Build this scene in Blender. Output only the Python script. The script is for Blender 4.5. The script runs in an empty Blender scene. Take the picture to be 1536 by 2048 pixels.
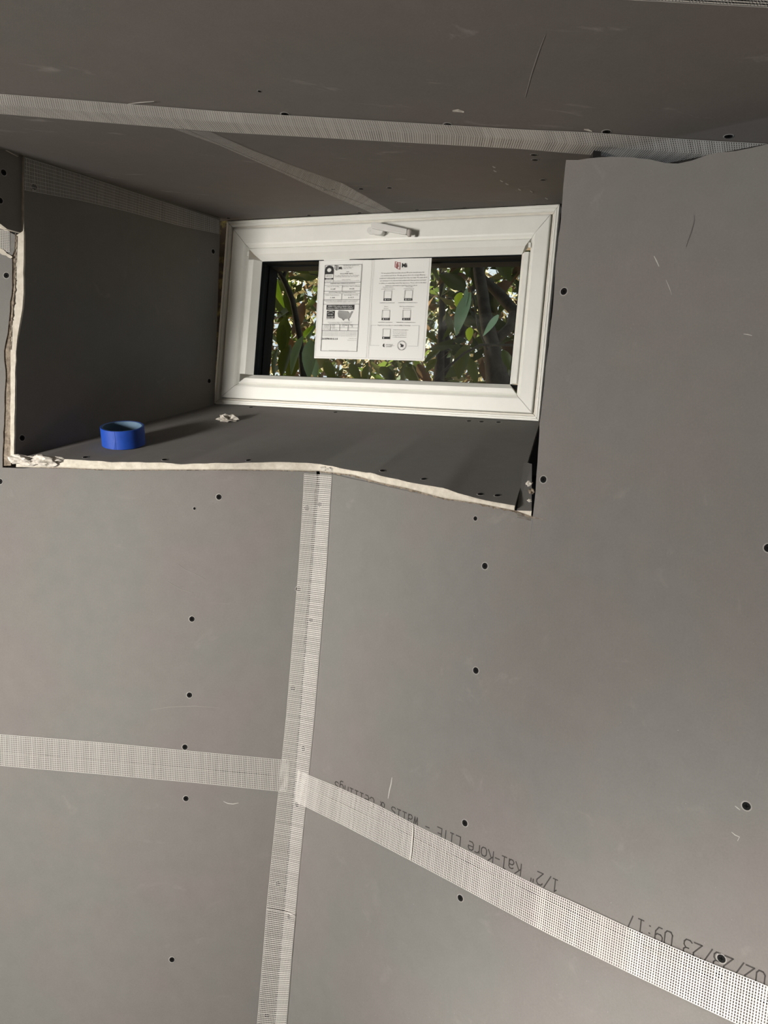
import bpy, bmesh, math, random
from mathutils import Vector, Matrix, noise
from mathutils.bvhtree import BVHTree

random.seed(7)
SC = bpy.context.scene
COL = SC.collection
V = Vector

# ------------------------------------------------------------ camera
FPX = 1500.0
UP = V((.0857, -1, -.0527)).normalized()            # world up seen in camera axes (right, down, forward)
FW = V((0, 0, 1)); YW = (FW - UP * FW.dot(UP)).normalized(); XW = YW.cross(UP)
CAMROWS = Matrix((XW, YW, UP))                      # camera axes -> world axes
cam = bpy.data.cameras.new('camera'); camo = bpy.data.objects.new('camera', cam); COL.objects.link(camo)
cam.sensor_fit = 'HORIZONTAL'; cam.sensor_width = 36; cam.lens = FPX / 1536 * 36; cam.clip_start = .02
r_ = CAMROWS @ V((1, 0, 0)); d_ = CAMROWS @ V((0, 1, 0)); f_ = CAMROWS @ V((0, 0, 1))
camo.matrix_world = Matrix(((r_.x, -d_.x, -f_.x, 0), (r_.y, -d_.y, -f_.y, 0), (r_.z, -d_.z, -f_.z, 0), (0, 0, 0, 1)))
SC.camera = camo

# ------------------------------------------------------------ world, sun, lamps, exposure
w = bpy.data.worlds.new('sky'); SC.world = w; w.use_nodes = True
bg = w.node_tree.nodes['Background']; bg.inputs[0].default_value = (.86, .93, 1, 1); bg.inputs[1].default_value = 1.1
sun = bpy.data.lights.new('sun', 'SUN'); sun.energy = 40; sun.angle = .01; sun.color = (1, .93, .78)
suno = bpy.data.objects.new('sun', sun); COL.objects.link(suno)
suno.rotation_euler = V((-.75, .22, .9)).to_track_quat('Z', 'Y').to_euler()

def area(name, loc, target, sx, sy, power, color):
    l = bpy.data.lights.new(name, 'AREA'); l.shape = 'RECTANGLE'; l.size = sx; l.size_y = sy
    l.energy = power; l.color = color
    o = bpy.data.objects.new(name, l); COL.objects.link(o); o.location = loc
    o.rotation_euler = (V(loc) - V(target)).to_track_quat('Z', 'Y').to_euler()
    return o
area('fill_light_left', (-1.85, -.42, -.30), (.35, 1.0, -.25), .4, .3, 27, (1, .955, .90)).data.spread = 2.1  # added fill from the left, no visible source
area('key_light', (-2.9, -1.9, -.3), (.1, 1.1, -.5), .5, .5, 32, (1, .95, .89)).data.spread = 1.3  # unseen key added to light the left wall past the blockers
area('fill_light_low', (-.7, -.35, -1.45), (.52, .78, -.88), .25, .25, 4.6, (1, .96, .90)).data.spread = .72  # added low fill that brightens the lower right wall
area('fill_light_ceiling', (.7, -.45, -1.45), (.5, .2, .4), .6, .6, 4, (1, .90, .82))  # added upward fill for the ceiling, in place of floor bounce
SC.view_settings.view_transform = 'Standard'; SC.view_settings.look = 'None'
SC.view_settings.gamma = 1; SC.view_settings.use_curve_mapping = False
SC.view_settings.exposure = -0.15

# ------------------------------------------------------------ measuring helpers: a sight line meets a real plane of the room
def ray(px, py): return CAMROWS @ V(((px - 768) / FPX, (py - 1024) / FPX, 1))
class Plane:
    def __init__(s, p, n): s.p = V(p); s.n = V(n).normalized()
    def __call__(s, px, py, off=0.0):
        r = ray(px, py); q = s.p + s.n * off
        return r * (q.dot(s.n) / r.dot(s.n))
def dep(px, py, y):
    r = ray(px, py); return r * (y / r.y)
CORNER_X = -.112
LW = Plane((0, 1.24, 0), (0, -1, 0))                         # normals face the room
RD = V((.77233, -.63522, 0)); RW = Plane((CORNER_X, 1.24, 0), (-.63522, -.77233, 0))
WU = V((.93066, -.3659, 0)); WN = V((-.3659, -.93066, 0))
WP = V((-.3905, 1.65, .1185)); WIN = Plane(WP, WN); WW, WH = .7105, .3925
CE = Plane((0, 0, .43), (0, 0, -1))
def wpt(u, v, out=0.0): return WP + WU * u + V((0, 0, v)) + WN * out
rv0 = V((-.6235, 1.24, 0)); rv1 = dep(436, 640, 1.635); rv1.z = 0
RVD = (rv1 - rv0).normalized(); RV = Plane(rv0, (RVD.y, -RVD.x, 0))

# ------------------------------------------------------------ materials
def nt(name):
    m = bpy.data.materials.new(name); m.use_nodes = True
    return m, m.node_tree.nodes, m.node_tree.links, m.node_tree.nodes['Principled BSDF']
def plain(name, col, rough=.6, metal=0, spec=.4):
    m, N, L, b = nt(name); b.inputs['Base Color'].default_value = (*col, 1); b.inputs['Roughness'].default_value = rough
    b.inputs['Metallic'].default_value = metal; b.inputs['Specular IOR Level'].default_value = spec
    return m
def mixn(N, L, fac, a, b, mode='MIX'):
    x = N.new('ShaderNodeMix'); x.data_type = 'RGBA'; x.blend_type = mode
    for s, v in ((x.inputs[0], fac), (x.inputs[6], a), (x.inputs[7], b)):
        if hasattr(v, 'links'): L.new(v, s)
        elif isinstance(v, (tuple, list)): s.default_value = (*v, 1) if len(v) == 3 else v
        else: s.default_value = v
    return x.outputs[2]
def noi(N, L, co, scale, detail=3, rough=.5, dist=0):
    n = N.new('ShaderNodeTexNoise'); n.inputs['Scale'].default_value = scale; n.inputs['Detail'].default_value = detail
    n.inputs['Roughness'].default_value = rough; n.inputs['Distortion'].default_value = dist
    L.new(co, n.inputs['Vector']); return n.outputs[0]
def ramp(N, L, src, lo, hi, a=0, b=1):
    r = N.new('ShaderNodeMapRange'); r.inputs[1].default_value = lo; r.inputs[2].default_value = hi
    r.inputs[3].default_value = a; r.inputs[4].default_value = b; L.new(src, r.inputs[0]); return r.outputs[0]
def gridco(N, L, scale=(1, 1, 1)):
    t = N.new('ShaderNodeTexCoord'); mp = N.new('ShaderNodeMapping'); mp.inputs[3].default_value = scale
    L.new(t.outputs['Object'], mp.inputs[0]); return mp.outputs[0]
def board_mat(name, base, scuff=.25):
    m, N, L, b = nt(name); co = gridco(N, L)
    warm = tuple(c * k for c, k in zip(base, (1.03, .99, .985))); cool = tuple(c * k for c, k in zip(base, (.975, 1.005, .985)))
    c = mixn(N, L, ramp(N, L, noi(N, L, co, 4.5, 3, .55), .40, .62), cool, warm)
    c = mixn(N, L, ramp(N, L, noi(N, L, co, 420, 3, .7), .25, .75, 0, .32), c, tuple(x * .62 for x in base))
    c = mixn(N, L, ramp(N, L, noi(N, L, co, 34, 4, .6), .35, .75, 0, .16), c, tuple(min(1, x * 1.35) for x in base))
    st = gridco(N, L, (1, 3.2, 2.2))
    c = mixn(N, L, ramp(N, L, noi(N, L, st, 9, 5, .62, .6), .63, .80, 0, scuff), c, (.50, .48, .45))
    sp = noi(N, L, co, 620, 1, .5)
    c = mixn(N, L, ramp(N, L, sp, .80, .84, 0, .5), c, (.6, .58, .54))
    L.new(c, b.inputs['Base Color']); b.inputs['Roughness'].default_value = .85; b.inputs['Specular IOR Level'].default_value = .25
    bp = N.new('ShaderNodeBump'); bp.inputs['Strength'].default_value = .18; bp.inputs['Distance'].default_value = .0006
    L.new(noi(N, L, co, 900, 2), bp.inputs['Height']); L.new(bp.outputs[0], b.inputs['Normal'])
    return m
PAPER = board_mat('grey_board_face', (.190, .181, .171), .14)
PAPERC = board_mat('grey_ceiling_board_face', (.175, .158, .146), .50)
def noisy(name, a, bcol, scale, rough=.8, lo=.35, hi=.65, bump=.4, dist=.002):
    m, N, L, b = nt(name); co = gridco(N, L); n = noi(N, L, co, scale, 4, .65)
    L.new(mixn(N, L, ramp(N, L, n, lo, hi), a, bcol), b.inputs['Base Color']); b.inputs['Roughness'].default_value = rough
    bp = N.new('ShaderNodeBump'); bp.inputs['Strength'].default_value = bump; bp.inputs['Distance'].default_value = dist
    L.new(n, bp.inputs['Height']); L.new(bp.outputs[0], b.inputs['Normal']); return m
GYP = noisy('cream_gypsum_core', (.50, .46, .38), (.64, .60, .51), 90)
TORN = noisy('torn_brown_paper', (.10, .075, .05), (.30, .25, .19), 130)
CAVITY = plain('cavity_shade_black', (.012, .011, .010), .9)  # near black stands in for shade in the hollows behind the boards
PLASTER = noisy('plaster_lump', (.45, .41, .35), (.72, .69, .62), 160)
PLY = noisy('rough_wood', (.16, .10, .05), (.30, .21, .12), 40)
FOAM = noisy('yellow_brown_foam', (.035, .02, .008), (.30, .25, .05), 45, .7, .5, .75)
MESH = plain('white_fibreglass_thread', (.62, .60, .56), .55)
VINYL = noisy('white_vinyl', (.80, .80, .74), (.86, .86, .80), 14, .32, .3, .7, .03)
VGROOVE = noisy('dull_white_vinyl', (.62, .59, .52), (.70, .67, .60), 60, .6, .3, .7, .1)  # duller grey-beige tone for the seal in the groove
HANDLE = plain('white_handle_plastic', (.70, .69, .66), .35)
RUBBER = plain('black_rubber', (.006, .008, .009), .8, spec=.05)
SPACER = plain('grey_spacer', (.04, .052, .058), .7, spec=.1)
SILVER = plain('aluminium_strip', (.22, .24, .25), .35, .6)
SHEET = plain('white_label_paper', (.78, .78, .75), .45)
INK = plain('black_ink', (.012, .012, .012), .5)
INKG = plain('grey_ink', (.13, .13, .125), .5)
INKR = plain('dark_red_ink', (.33, .06, .06), .5)
STAMP = plain('grey_stamp_ink', (.062, .057, .053), .85, spec=.1)
SCREW = plain('black_screw', (.008, .008, .008), .7, spec=.1)
SCREWX = plain('black_screw_recess', (.003, .003, .003), .9, spec=.05)
HALO = plain('dented_board_rim', (.30, .29, .27), .9)
BLUE = noisy('blue_masking_tape', (.004, .045, .30), (.006, .06, .38), 60, .55, .3, .7, .05)
CORE = noisy('blue_grey_cardboard_core', (.07, .13, .20), (.10, .17, .24), 60, .7, .3, .7, .05)
BARK = noisy('dark_bark', (.016, .013, .010), (.045, .038, .028), 30, .9)
def leaf_mat(name, col, tr, trans=.5, rough=.4):
    m, N, L, b = nt(name); b.inputs['Base Color'].default_value = (*col, 1); b.inputs['Roughness'].default_value = rough
    t = N.new('ShaderNodeBsdfTranslucent'); t.inputs[0].default_value = (*tr, 1)
    x = N.new('ShaderNodeMixShader'); x.inputs[0].default_value = trans
    L.new(b.outputs[0], x.inputs[1]); L.new(t.outputs[0], x.inputs[2]); L.new(x.outputs[0], N['Material Output'].inputs[0]); return m
LEAFS = [leaf_mat('dark_green_leaf', (.018, .030, .010), (.040, .060, .010)), leaf_mat('mid_green_leaf', (.035, .055, .018), (.06, .085, .014)),
         leaf_mat('brown_dry_leaf', (.045, .028, .018), (.10, .06, .03)), leaf_mat('bright_green_leaf', (.12, .22, .03), (.35, .60, .04), .6),
         leaf_mat('blue_green_leaf', (.24, .38, .27), (.16, .26, .14), .2, .5)]
SUNLEAF = leaf_mat('sunlit_cream_leaf', (.55, .50, .34), (.8, .7, .4), .5)  # cream colour paints sunlit sparkle onto some far leaves
g, N_, L_, b_ = nt('window_glass'); N_.remove(b_)
tb = N_.new('ShaderNodeBsdfTransparent'); gb = N_.new('ShaderNodeBsdfGlossy'); gb.inputs['Roughness'].default_value = .02
fr = N_.new('ShaderNodeFresnel'); fr.inputs[0].default_value = 1.45; mx = N_.new('ShaderNodeMixShader')
tb.inputs[0].default_value = (.93, .96, .94, 1)
L_.new(fr.outputs[0], mx.inputs[0]); L_.new(tb.outputs[0], mx.inputs[1]); L_.new(gb.outputs[0], mx.inputs[2])
L_.new(mx.outputs[0], N_['Material Output'].inputs[0]); GLASS = g

# ------------------------------------------------------------ object helpers
def link(name, me, mats, parent=None):
    o = bpy.data.objects.new(name, me); COL.objects.link(o)
    for m in (mats if isinstance(mats, (list, tuple)) else [mats]): me.materials.append(m)
    if parent: o.parent = parent
    return o
def mesh(name, verts, faces, mats, parent=None, smooth=False, mi=None):
    me = bpy.data.meshes.new(name); me.from_pydata([tuple(v) for v in verts], [], faces); me.update()
    if smooth:
        for p in me.polygons: p.use_smooth = True
    if mi:
        for p, i in zip(me.polygons, mi): p.material_index = i
    return link(name, me, mats, parent)
def empty(name, loc=(0, 0, 0)):
    o = bpy.data.objects.new(name, None); COL.objects.link(o); o.location = loc; return o
def tag(o, label=None, cat=None, group=None, kind=None):
    for k, v in (('label', label), ('category', cat), ('group', group), ('kind', kind)):
        if v: o[k] = v
    return o
def structure(name, label=None): return tag(empty(name), label, None, None, 'structure')
def jag(pts, step, amp, seed=0, nrm=None):
    """break an outline into short ragged pieces; points are 3-D, offset in the plane of nrm"""
    out = []
    for i in range(len(pts)):
        a, b = pts[i], pts[(i + 1) % len(pts)]
        out.append(a.copy()); d = b - a; n = int(d.length / step)
        side = d.cross(nrm).normalized() if d.length > 1e-6 else V((0, 0, 0))
        for k in range(1, n):
            p = a + d * (k / n)
            out.append(p + side * amp * noise.noise(p * 60 + V((seed, 0, 0))) * 2)
    return out
def slab(name, pts, nrm, th, face, edge, parent=None):
    """board: outline pts on its visible face, nrm pointing at the viewer, th going away from it"""
    nrm = V(nrm).normalized(); bm = bmesh.new()
    a = [bm.verts.new(p) for p in pts]; b = [bm.verts.new(p - nrm * th) for p in pts]
    ff = bm.faces.new(a); fb = bm.faces.new(list(reversed(b))); fb.material_index = 1
    n = len(a)
    for i in range(n):
        f = bm.faces.new((a[i], b[i], b[(i + 1) % n], a[(i + 1) % n])); f.material_index = 1
    ff.normal_update(); fb.normal_update()
    bmesh.ops.triangulate(bm, faces=[ff, fb]); bmesh.ops.recalc_face_normals(bm, faces=bm.faces)
    me = bpy.data.meshes.new(name); bm.to_mesh(me); bm.free()
    return link(name, me, [face, edge], parent)
def box(name, c, ax, ay, az, mats, parent=None, bev=0):
    """box from centre and three half-extent vectors"""
    bm = bmesh.new(); vs = []
    for i in (-1, 1):
        for j in (-1, 1):
            for k in (-1, 1): vs.append(bm.verts.new(V(c) + ax * i + ay * j + az * k))
    for q in ((0, 1, 3, 2), (4, 6, 7, 5), (0, 4, 5, 1), (2, 3, 7, 6), (0, 2, 6, 4), (1, 5, 7, 3)): bm.faces.new([vs[i] for i in q])
    bmesh.ops.recalc_face_normals(bm, faces=bm.faces)
    if bev: bmesh.ops.bevel(bm, geom=bm.edges[:], offset=bev, segments=2, affect='EDGES')
    me = bpy.data.meshes.new(name); bm.to_mesh(me); bm.free(); return link(name, me, mats, parent)
def lerp(a, b, t): return a + (b - a) * t
def poly_at(pts, t):
    """point at fraction t (0..1 by length) of a polyline"""
    L = [(pts[i + 1] - pts[i]).length for i in range(len(pts) - 1)]; s = t * sum(L)
    for i, l in enumerate(L):
        if s <= l or i == len(L) - 1: return lerp(pts[i], pts[i + 1], min(1, s / max(l, 1e-9)))
        s -= l

# ------------------------------------------------------------ SETTING: left and right walls
FLOOR = -1.72; SEAM = -.525; SEAMR = -.531; TH = .0125
def cz(z, x=CORNER_X, y=1.24): return V((x, y, z))
wl = structure('wall_left', 'grey backer board wall left of the taped corner, below the recess')
CR_T = [(33, 918), (75, 913), (120, 918), (182, 921), (228, 924), (277, 925), (326, 925), (358, 928.5), (423, 926), (488, 926), (560, 924), (618, 926)]
CR_B = [(5, 935), (65, 935), (130, 936), (228, 940.5), (326, 940), (423, 940), (488, 940), (560, 941), (633, 943)]
up = [V((-3.2, 1.24, .36)), LW(0, 455), LW(12, 456), LW(18, 464), LW(31, 470), LW(29, 500), LW(24, 512), LW(24, 555), LW(23, 590), LW(20, 604),
      LW(18, 640), LW(15, 668), LW(8, 702), LW(11, 740), LW(8, 850), LW(5, 925)] + [LW(*p) for p in CR_B] + [cz(SEAM + .0011), V((-3.2, 1.24, SEAM + .0011))]
slab('backer_board', jag(up, .012, .0009, 3, V((0, 1, 0))), (0, -1, 0), TH, PAPER, TORN, wl)
slab('backer_board', [V((-3.2, 1.24, SEAM - .0012)), cz(SEAM - .0012), cz(FLOOR), V((-3.2, 1.24, FLOOR))], (0, -1, 0), TH, PAPER, GYP, wl)
slab('wall_cavity', [V((-3.2, 1.262, .0)), V((-.64, 1.262, .0)), V((-.64, 1.262, -.05)), V((CORNER_X, 1.262, -.04)), V((CORNER_X, 1.262, FLOOR)), V((-3.2, 1.262, FLOOR))],
     (0, -1, 0), .004, CAVITY, CAVITY, wl)

def both_(py, dx=0.0): return V((CORNER_X - .0016 + dx, 1.2392, {949: -.012, 2100: -1.02}[py]))
wr = structure('wall_right', 'angled grey backer board wall right of the taped corner')
def rp(s, z): return V((CORNER_X, 1.24, z)) + RD * s
CRR_B = [(640, 943), (669, 946), (706, 950), (760, 966), (815, 977), (888, 997), (961, 1008), (1030, 1022), (1063, 1034)]
EDGE_R = [(1065, 1038), (1069, 1003), (1075, 925), (1079, 847), (1085, 800), (1094.6, 710), (1106, 612), (1112, 519), (1120, 456), (1129.7, 340), (1132, 320)]
TOP_R = [(1157, 320), (1174.5, 317), (1223, 313.3), (1262, 314.7), (1300, 319), (1331, 326), (1356, 327), (1384, 321), (1412, 311), (1433, 306), (1471, 302), (1506, 295), (1536, 288)]
pr = [rp(.0015, -.006)] + [RW(*p) for p in CRR_B] + [RW(*p) for p in EDGE_R] + [RW(*p) for p in TOP_R] + [rp(1.75, .36), rp(1.75, SEAMR + .0011), rp(.0015, SEAMR + .0011)]
slab('backer_board', jag(pr, .012, .0005, 9, RW.n), RW.n, TH, PAPER, GYP, wr)
slab('backer_board', [rp(.0015, SEAMR - .0012), rp(1.75, SEAMR - .0012), rp(1.75, FLOOR), rp(.0015, FLOOR)], RW.n, TH, PAPER, GYP, wr)
bk = RW.n * -.022
slab('wall_cavity', [rp(0, -.06) + bk, rp(.40, -.07) + bk, rp(.41, .40) + bk, rp(1.75, .40) + bk, rp(1.75, FLOOR) + bk, rp(0, FLOOR) + bk], RW.n, .004, CAVITY, CAVITY, wr)
for dz_, P_, wall_, zz in ((0, [V((-3.2, 1.2415, 0)), V((CORNER_X, 1.2415, 0))], wl, SEAM), (0, [rp(.0015, 0) - RW.n * .0015, rp(1.75, 0) - RW.n * .0015], wr, SEAMR)):
    a, b = P_; a = V((a.x, a.y, zz)); b = V((b.x, b.y, zz)); h = V((0, 0, .0019))
    mesh('joint_gap', [a - h, b - h, b + h, a + h], [(0, 1, 2, 3)], CAVITY, wall_)
# ragged brown paper torn along the cut under the sill
def ragline(name, pts, nrm, wid, mat, parent, seed, step=.0022, up=1):
    vs, fs = [], []; L = sum((pts[i + 1] - pts[i]).length for i in range(len(pts) - 1)); n = int(L / step)
    for k in range(n + 1):
        p = poly_at(pts, k / n); d = (poly_at(pts, min(1, k / n + .01)) - poly_at(pts, max(0, k / n - .01))).normalized()
        s = d.cross(nrm).normalized(); 
        if s.z * up > 0: s = -s
        a = wid * (.25 + abs(noise.noise(p * 170 + V((seed, 0, 0)))) * 2.2)
        vs += [p - s * wid * .5 + nrm * .0004, p + s * a + nrm * (.0005 + .0015 * random.random())]
        if k: fs.append((2 * k - 2, 2 * k, 2 * k + 1, 2 * k - 1))
    return mesh(name, vs, fs, mat, parent)
ragline('torn_paper', [RW(*p) for p in CRR_B], RW.n, .0022, TORN, wr, 5)
ragline('torn_paper', [LW(*p) for p in CR_B[1:]], LW.n, .0009, TORN, wl, 8)
mesh('hairline_crack', [RW(1063, 1033, .0006), RW(1079, 1036.5, .0006), RW(1096, 1040.5, .0006), RW(1079, 1038, .0006), RW(1064, 1036, .0006)], [(0, 1, 2, 3, 4)], TORN, wr)
mesh('board_joint', [RW(1063.5, 1040, .0004), RW(1064.8, 1040, .0004), RW(1060.8, 1085, .0004), RW(1060.2, 1085, .0004)], [(0, 1, 2, 3)], INKG, wr)

slab('corner_gap', [both_(949), both_(2100), both_(2100, .0034), both_(949, .0034)], (-.3, -.95, 0), .0005, CAVITY, CAVITY, wl)
# rest of the room behind and beside the camera, plus two added light blockers
ROOMDARK = plain('dim_unfinished_wall', (.07, .06, .05), .9)
def rect(name, a, b, z0, z1, nrm, mat=ROOMDARK):
    o = slab(name, [V((*a, z0)), V((*b, z0)), V((*b, z1)), V((*a, z1))], nrm, .0125, mat, GYP); return tag(o, None, None, None, 'structure')
CX, CY = CORNER_X + RD.x * 1.75, 1.24 + RD.y * 1.75
rect('wall_east', (CX, CY), (CX, -2.3), FLOOR, .43, (-1, 0, 0))
rect('wall_back', (CX, -2.3), (-3.2, -2.3), FLOOR, .43, (0, 1, 0))
rect('wall_west', (-3.2, -2.3), (-3.2, 1.6), FLOOR, .43, (1, 0, 0))
rect('light_blocker_side', (CX, -.62), (-1.72, -.62), FLOOR, .43, (0, 1, 0)); rect('light_blocker_top', (-1.72, -.62), (-3.2, -.62), -.06, .43, (0, 1, 0))  # unseen blockers added to keep the key off the right wall and ceiling
fl = slab('floor', [V((-3.2, -2.3, FLOOR)), V((CX, -2.3, FLOOR)), V((CX, CY, FLOOR)), cz(FLOOR), V((-3.2, 1.24, FLOOR))], (0, 0, 1), .03, ROOMDARK, ROOMDARK); tag(fl, kind='structure')

# ------------------------------------------------------------ ceiling and recess soffit
ce = structure('ceiling', 'dark grey boarded ceiling above the window recess')
CU = [(-1000, 120), (-200, 175), (0, 188.4), (440, 223.3), (1000, 257), (1040, 259.6), (1174, 265), (1300, 274), (1419, 282), (1536, 288), (1800, 306)]   # tape, upper edge
CL = [(-1000, 158), (-200, 212), (0, 225), (440, 261.6), (1000, 293), (1040, 294.8), (1130, 303), (1209, 309), (1262, 314), (1320, 322), (1356, 326), (1600, 346)]  # tape, lower edge
CM = [(-1000, 139), (-200, 195), (0, 208.5), (440, 243), (1000, 276), (1040, 278), (1200, 291), (1356, 304), (1600, 324), (1800, 340)]
cm3 = [CE(*p) for p in CM]
cfront = [V((-3.2, cm3[0].y + .02, .43))] + cm3 + [V((CX, cm3[-1].y - .02, .43))]
t0, t1 = V((-1.7, .70, .43)), V((CX, .60, .43))
def tl(x, dy=0): return V((x, .675 - .045 * (x - .19) + dy, .43))
slab('ceiling_board', cfront + [tl(CX, -.02), tl(-3.2, -.02)], (0, 0, -1), TH, PAPERC, GYP, ce)
slab('ceiling_board', [tl(-3.2, -.022), tl(CX, -.022), V((CX, -2.3, .43)), V((-3.2, -2.3, .43))], (0, 0, -1), TH, PAPERC, GYP, ce)
# soffit: from the ceiling joint up to the head of the window, two boards either side of a slanting joint
cA, cB = cfront[0], cfront[-1]
wA = WP + WU * -2.0 + V((0, 0, WH + .0015)); wB = WP + WU * 1.35 + V((0, 0, WH + .0015))
NS, NTT = 60, 10
grid = [[None] * (NTT + 1) for _ in range(NS + 1)]
for i in range(NS + 1):
    s = i / NS; x = cA.x + (cB.x - cA.x) * s
    a = poly_at(cfront, 0); 
    for k in range(len(cfront) - 1):
        if cfront[k].x <= x <= cfront[k + 1].x + 1e-6:
            a = lerp(cfront[k], cfront[k + 1], (x - cfront[k].x) / (cfront[k + 1].x - cfront[k].x)); break
    b = lerp(wA, wB, s)
    for j in range(NTT + 1): grid[i][j] = lerp(a, b, j / NTT)
sv = [p for row in grid for p in row]
sf = [(i * (NTT + 1) + j, (i + 1) * (NTT + 1) + j, (i + 1) * (NTT + 1) + j + 1, i * (NTT + 1) + j + 1) for i in range(NS) for j in range(NTT)]
SOFB = BVHTree.FromPolygons([tuple(v) for v in sv], sf)
def bv(tree, fallback):
    def f(px, py, off=0.0):
        r = ray(px, py).normalized(); h = tree.ray_cast(V((0, 0, 0)), r)
        if h[0] is None: return fallback(px, py, off)
        n = h[1] if h[1].dot(r) < 0 else -h[1]
        return h[0] + n * off
    return f
SOF = bv(SOFB, CE)
seamA, seamB = SOF(380, 262), SOF(770, 424)          # the joint between the two soffit boards
isplit = None
def side(p): return (seamB.x - seamA.x) * (p.y - seamA.y) - (seamB.y - seamA.y) * (p.x - seamA.x)
def sheet(name, faces, verts, mats, parent, th, updir):
    bm = bmesh.new(); vm = {}
    for f in faces:
        vs = []
        for k in f:
            if k not in vm: vm[k] = bm.verts.new(verts[k])
            vs.append(vm[k])
        bm.faces.new(vs)
    return bm
def cut_sheet(name, keep_left):
    bm = sheet(name, sf, sv, None, None, 0, None)
    pn = V((-(seamB - seamA).y, (seamB - seamA).x, 0)).normalized()
    off = pn * (.0009 if keep_left else -.0009)
    g_ = bm.verts[:] + bm.edges[:] + bm.faces[:]
    bmesh.ops.bisect_plane(bm, geom=g_, plane_co=seamA + off, plane_no=pn, clear_inner=keep_left, clear_outer=not keep_left)
    ext = bmesh.ops.extrude_face_region(bm, geom=bm.faces[:])
    bmesh.ops.translate(bm, verts=[v for v in ext['geom'] if isinstance(v, bmesh.types.BMVert)], vec=(0, 0, TH))
    bmesh.ops.recalc_face_normals(bm, faces=bm.faces)
    me = bpy.data.meshes.new(name); bm.to_mesh(me); bm.free(); link(name, me, PAPERC, ce)
cut_sheet('soffit_board', True); cut_sheet('soffit_board', False)
# roof layer above, keeps daylight out of the room
tag(box('ceiling_deck', (0, -.35, .64), V((3.4, 0, 0)), V((0, 2.08, 0)), V((0, 0, .02)), PLY), kind='structure').name = 'ceiling_deck'

# ------------------------------------------------------------ recess: left reveal, sill
rc = structure('wall_recess', 'dark grey boarded left side of the deep window recess')
edge = [(48, 313), (48, 380), (48, 465), (47, 500), (47, 560), (46, 600), (44.5, 618), (41, 640), (36, 672), (31.5, 706), (30.5, 735), (29.5, 800), (28.6, 860), (28, 926)]
rvp = [RV(48, 308)] + [RV(*p) for p in edge[1:]] + [RV(429, 812), RV(429, 805), RV(440, 466), RV(440.5, 437)]
slab('reveal_board', rvp, RV.n, .0125, PAPER, GYP, rc)
slab('board_edge', jag([LW(*p, .002) for p in [(33, 470), (40, 466), (47.5, 461), (47.5, 500), (47, 560), (46, 600), (44.5, 618), (40.5, 641), (35, 672), (31.5, 706), (30.5, 735), (29.5, 800), (28.6, 860), (28, 926), (21, 926), (21, 800), (21.5, 700), (24, 640), (30.5, 560)]], .01, .0006, 14, V((0, 1, 0))), (0, -1, 0), .005, GYP, GYP, rc)
ragline('torn_paper', [LW(*p, .003) for p in [(33, 472), (30, 560), (23, 640), (21, 700)]], LW.n, .0015, TORN, rc, 31)
# brown torn edge between wall face and reveal board, and the board that carries on toward the left above the wall
e2 = [(34, 470), (31, 560), (24, 640), (21.5, 700), (21, 800), (20.5, 925)]
gapL = [(24, 505), (23, 590), (17, 640), (9, 690), (9, 740), (8, 850), (5, 932)]
slab('torn_board_core', jag([LW(*p, -.002) for p in [(30, 466), (36, 474)] + [(p[0] + 1, p[1]) for p in e2[1:]] + [(22, 931), (5, 932)] + gapL[-2::-1]], .008, .001, 4, V((0, 1, 0))), (0, -1, 0), .006, TORN, TORN, rc)
FP = Plane(rv0 + V((-.0, -.0, 0)) + RV.n * -.004, RV.n)
slab('upper_side_board', [FP(44, 308), FP(43, 466), FP(14, 458), FP(0, 447), FP(-140, 440), FP(-140, 230)], RV.n, .008, PAPER, GYP, rc)
slab('ledge_strip', [FP(-100, 246, .004), FP(0, 284, .004), FP(37, 308, .004), FP(37, 313, .004), FP(0, 293, .004), FP(-100, 252, .004)], RV.n, .004, PAPER, GYP, rc)
slab('filler_board', [V((-3.2, 1.24, .362)), V((-.86, 1.24, .362)), V((-.86, 1.24, .44)), V((-3.2, 1.24, .44))], (0, -1, 0), TH, PAPER, GYP, rc)
slab('filler_board', [V((-.86, 1.24, .35)), V((-.70, 1.24, .35)), V((-.70, 1.30, .52)), V((-.86, 1.30, .52))], (0, -1, .1), TH, PAPER, GYP, rc)

sl = structure('trim_1', 'sloping grey board sill of the window recess')
frontL = [LW(p[0], p[1], .001) for p in CR_T]
CRR_T = [(640, 928), (669, 933), (706, 942), (742, 946), (779, 955.5), (822, 965.7), (888, 976.6), (943, 993.7), (979, 1002), (1030, 1011)]
frontR = [RW(p[0], p[1], .001) for p in CRR_T]
front = frontL + frontR
botL = [LW(p[0], p[1], .001) for p in [(33, 935)] + CR_B[2:]]; botR = [RW(p[0], p[1], .001) for p in CRR_B[:-1]]
bot = botL + botR
NI, NJ = 110, 14
bA, bB = wpt(-.004, -.001), wpt(WW + .001, -.001)
bx0, bx1 = front[0], front[-1]
tops = []
def xy_at(pts, x):
    for k in range(len(pts) - 1):
        if pts[k].x <= x <= pts[k + 1].x: return lerp(pts[k], pts[k + 1], (x - pts[k].x) / max(1e-9, pts[k + 1].x - pts[k].x))
    return pts[0].copy() if x < pts[0].x else pts[-1].copy()
RB = [(1030, 1011), (1039.7, 985), (1047.9, 957.8), (1058.8, 922), (1068.4, 889.4), (1076.6, 859), (1079.7, 845.6)]
for i in range(NI + 1):
    s = i / NI; a = xy_at(front, bx0.x + (bx1.x - bx0.x) * s); b = lerp(bA, bB, s)
    a = a + V((0, 0, .0012 * noise.noise(a * 45)))
    bo = xy_at(bot, a.x); bo = V((a.x, a.y, min(bo.z, a.z - .004) + .0005))
    tops.append((a, b, bo))
vs, fs, mi = [], [], []
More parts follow.
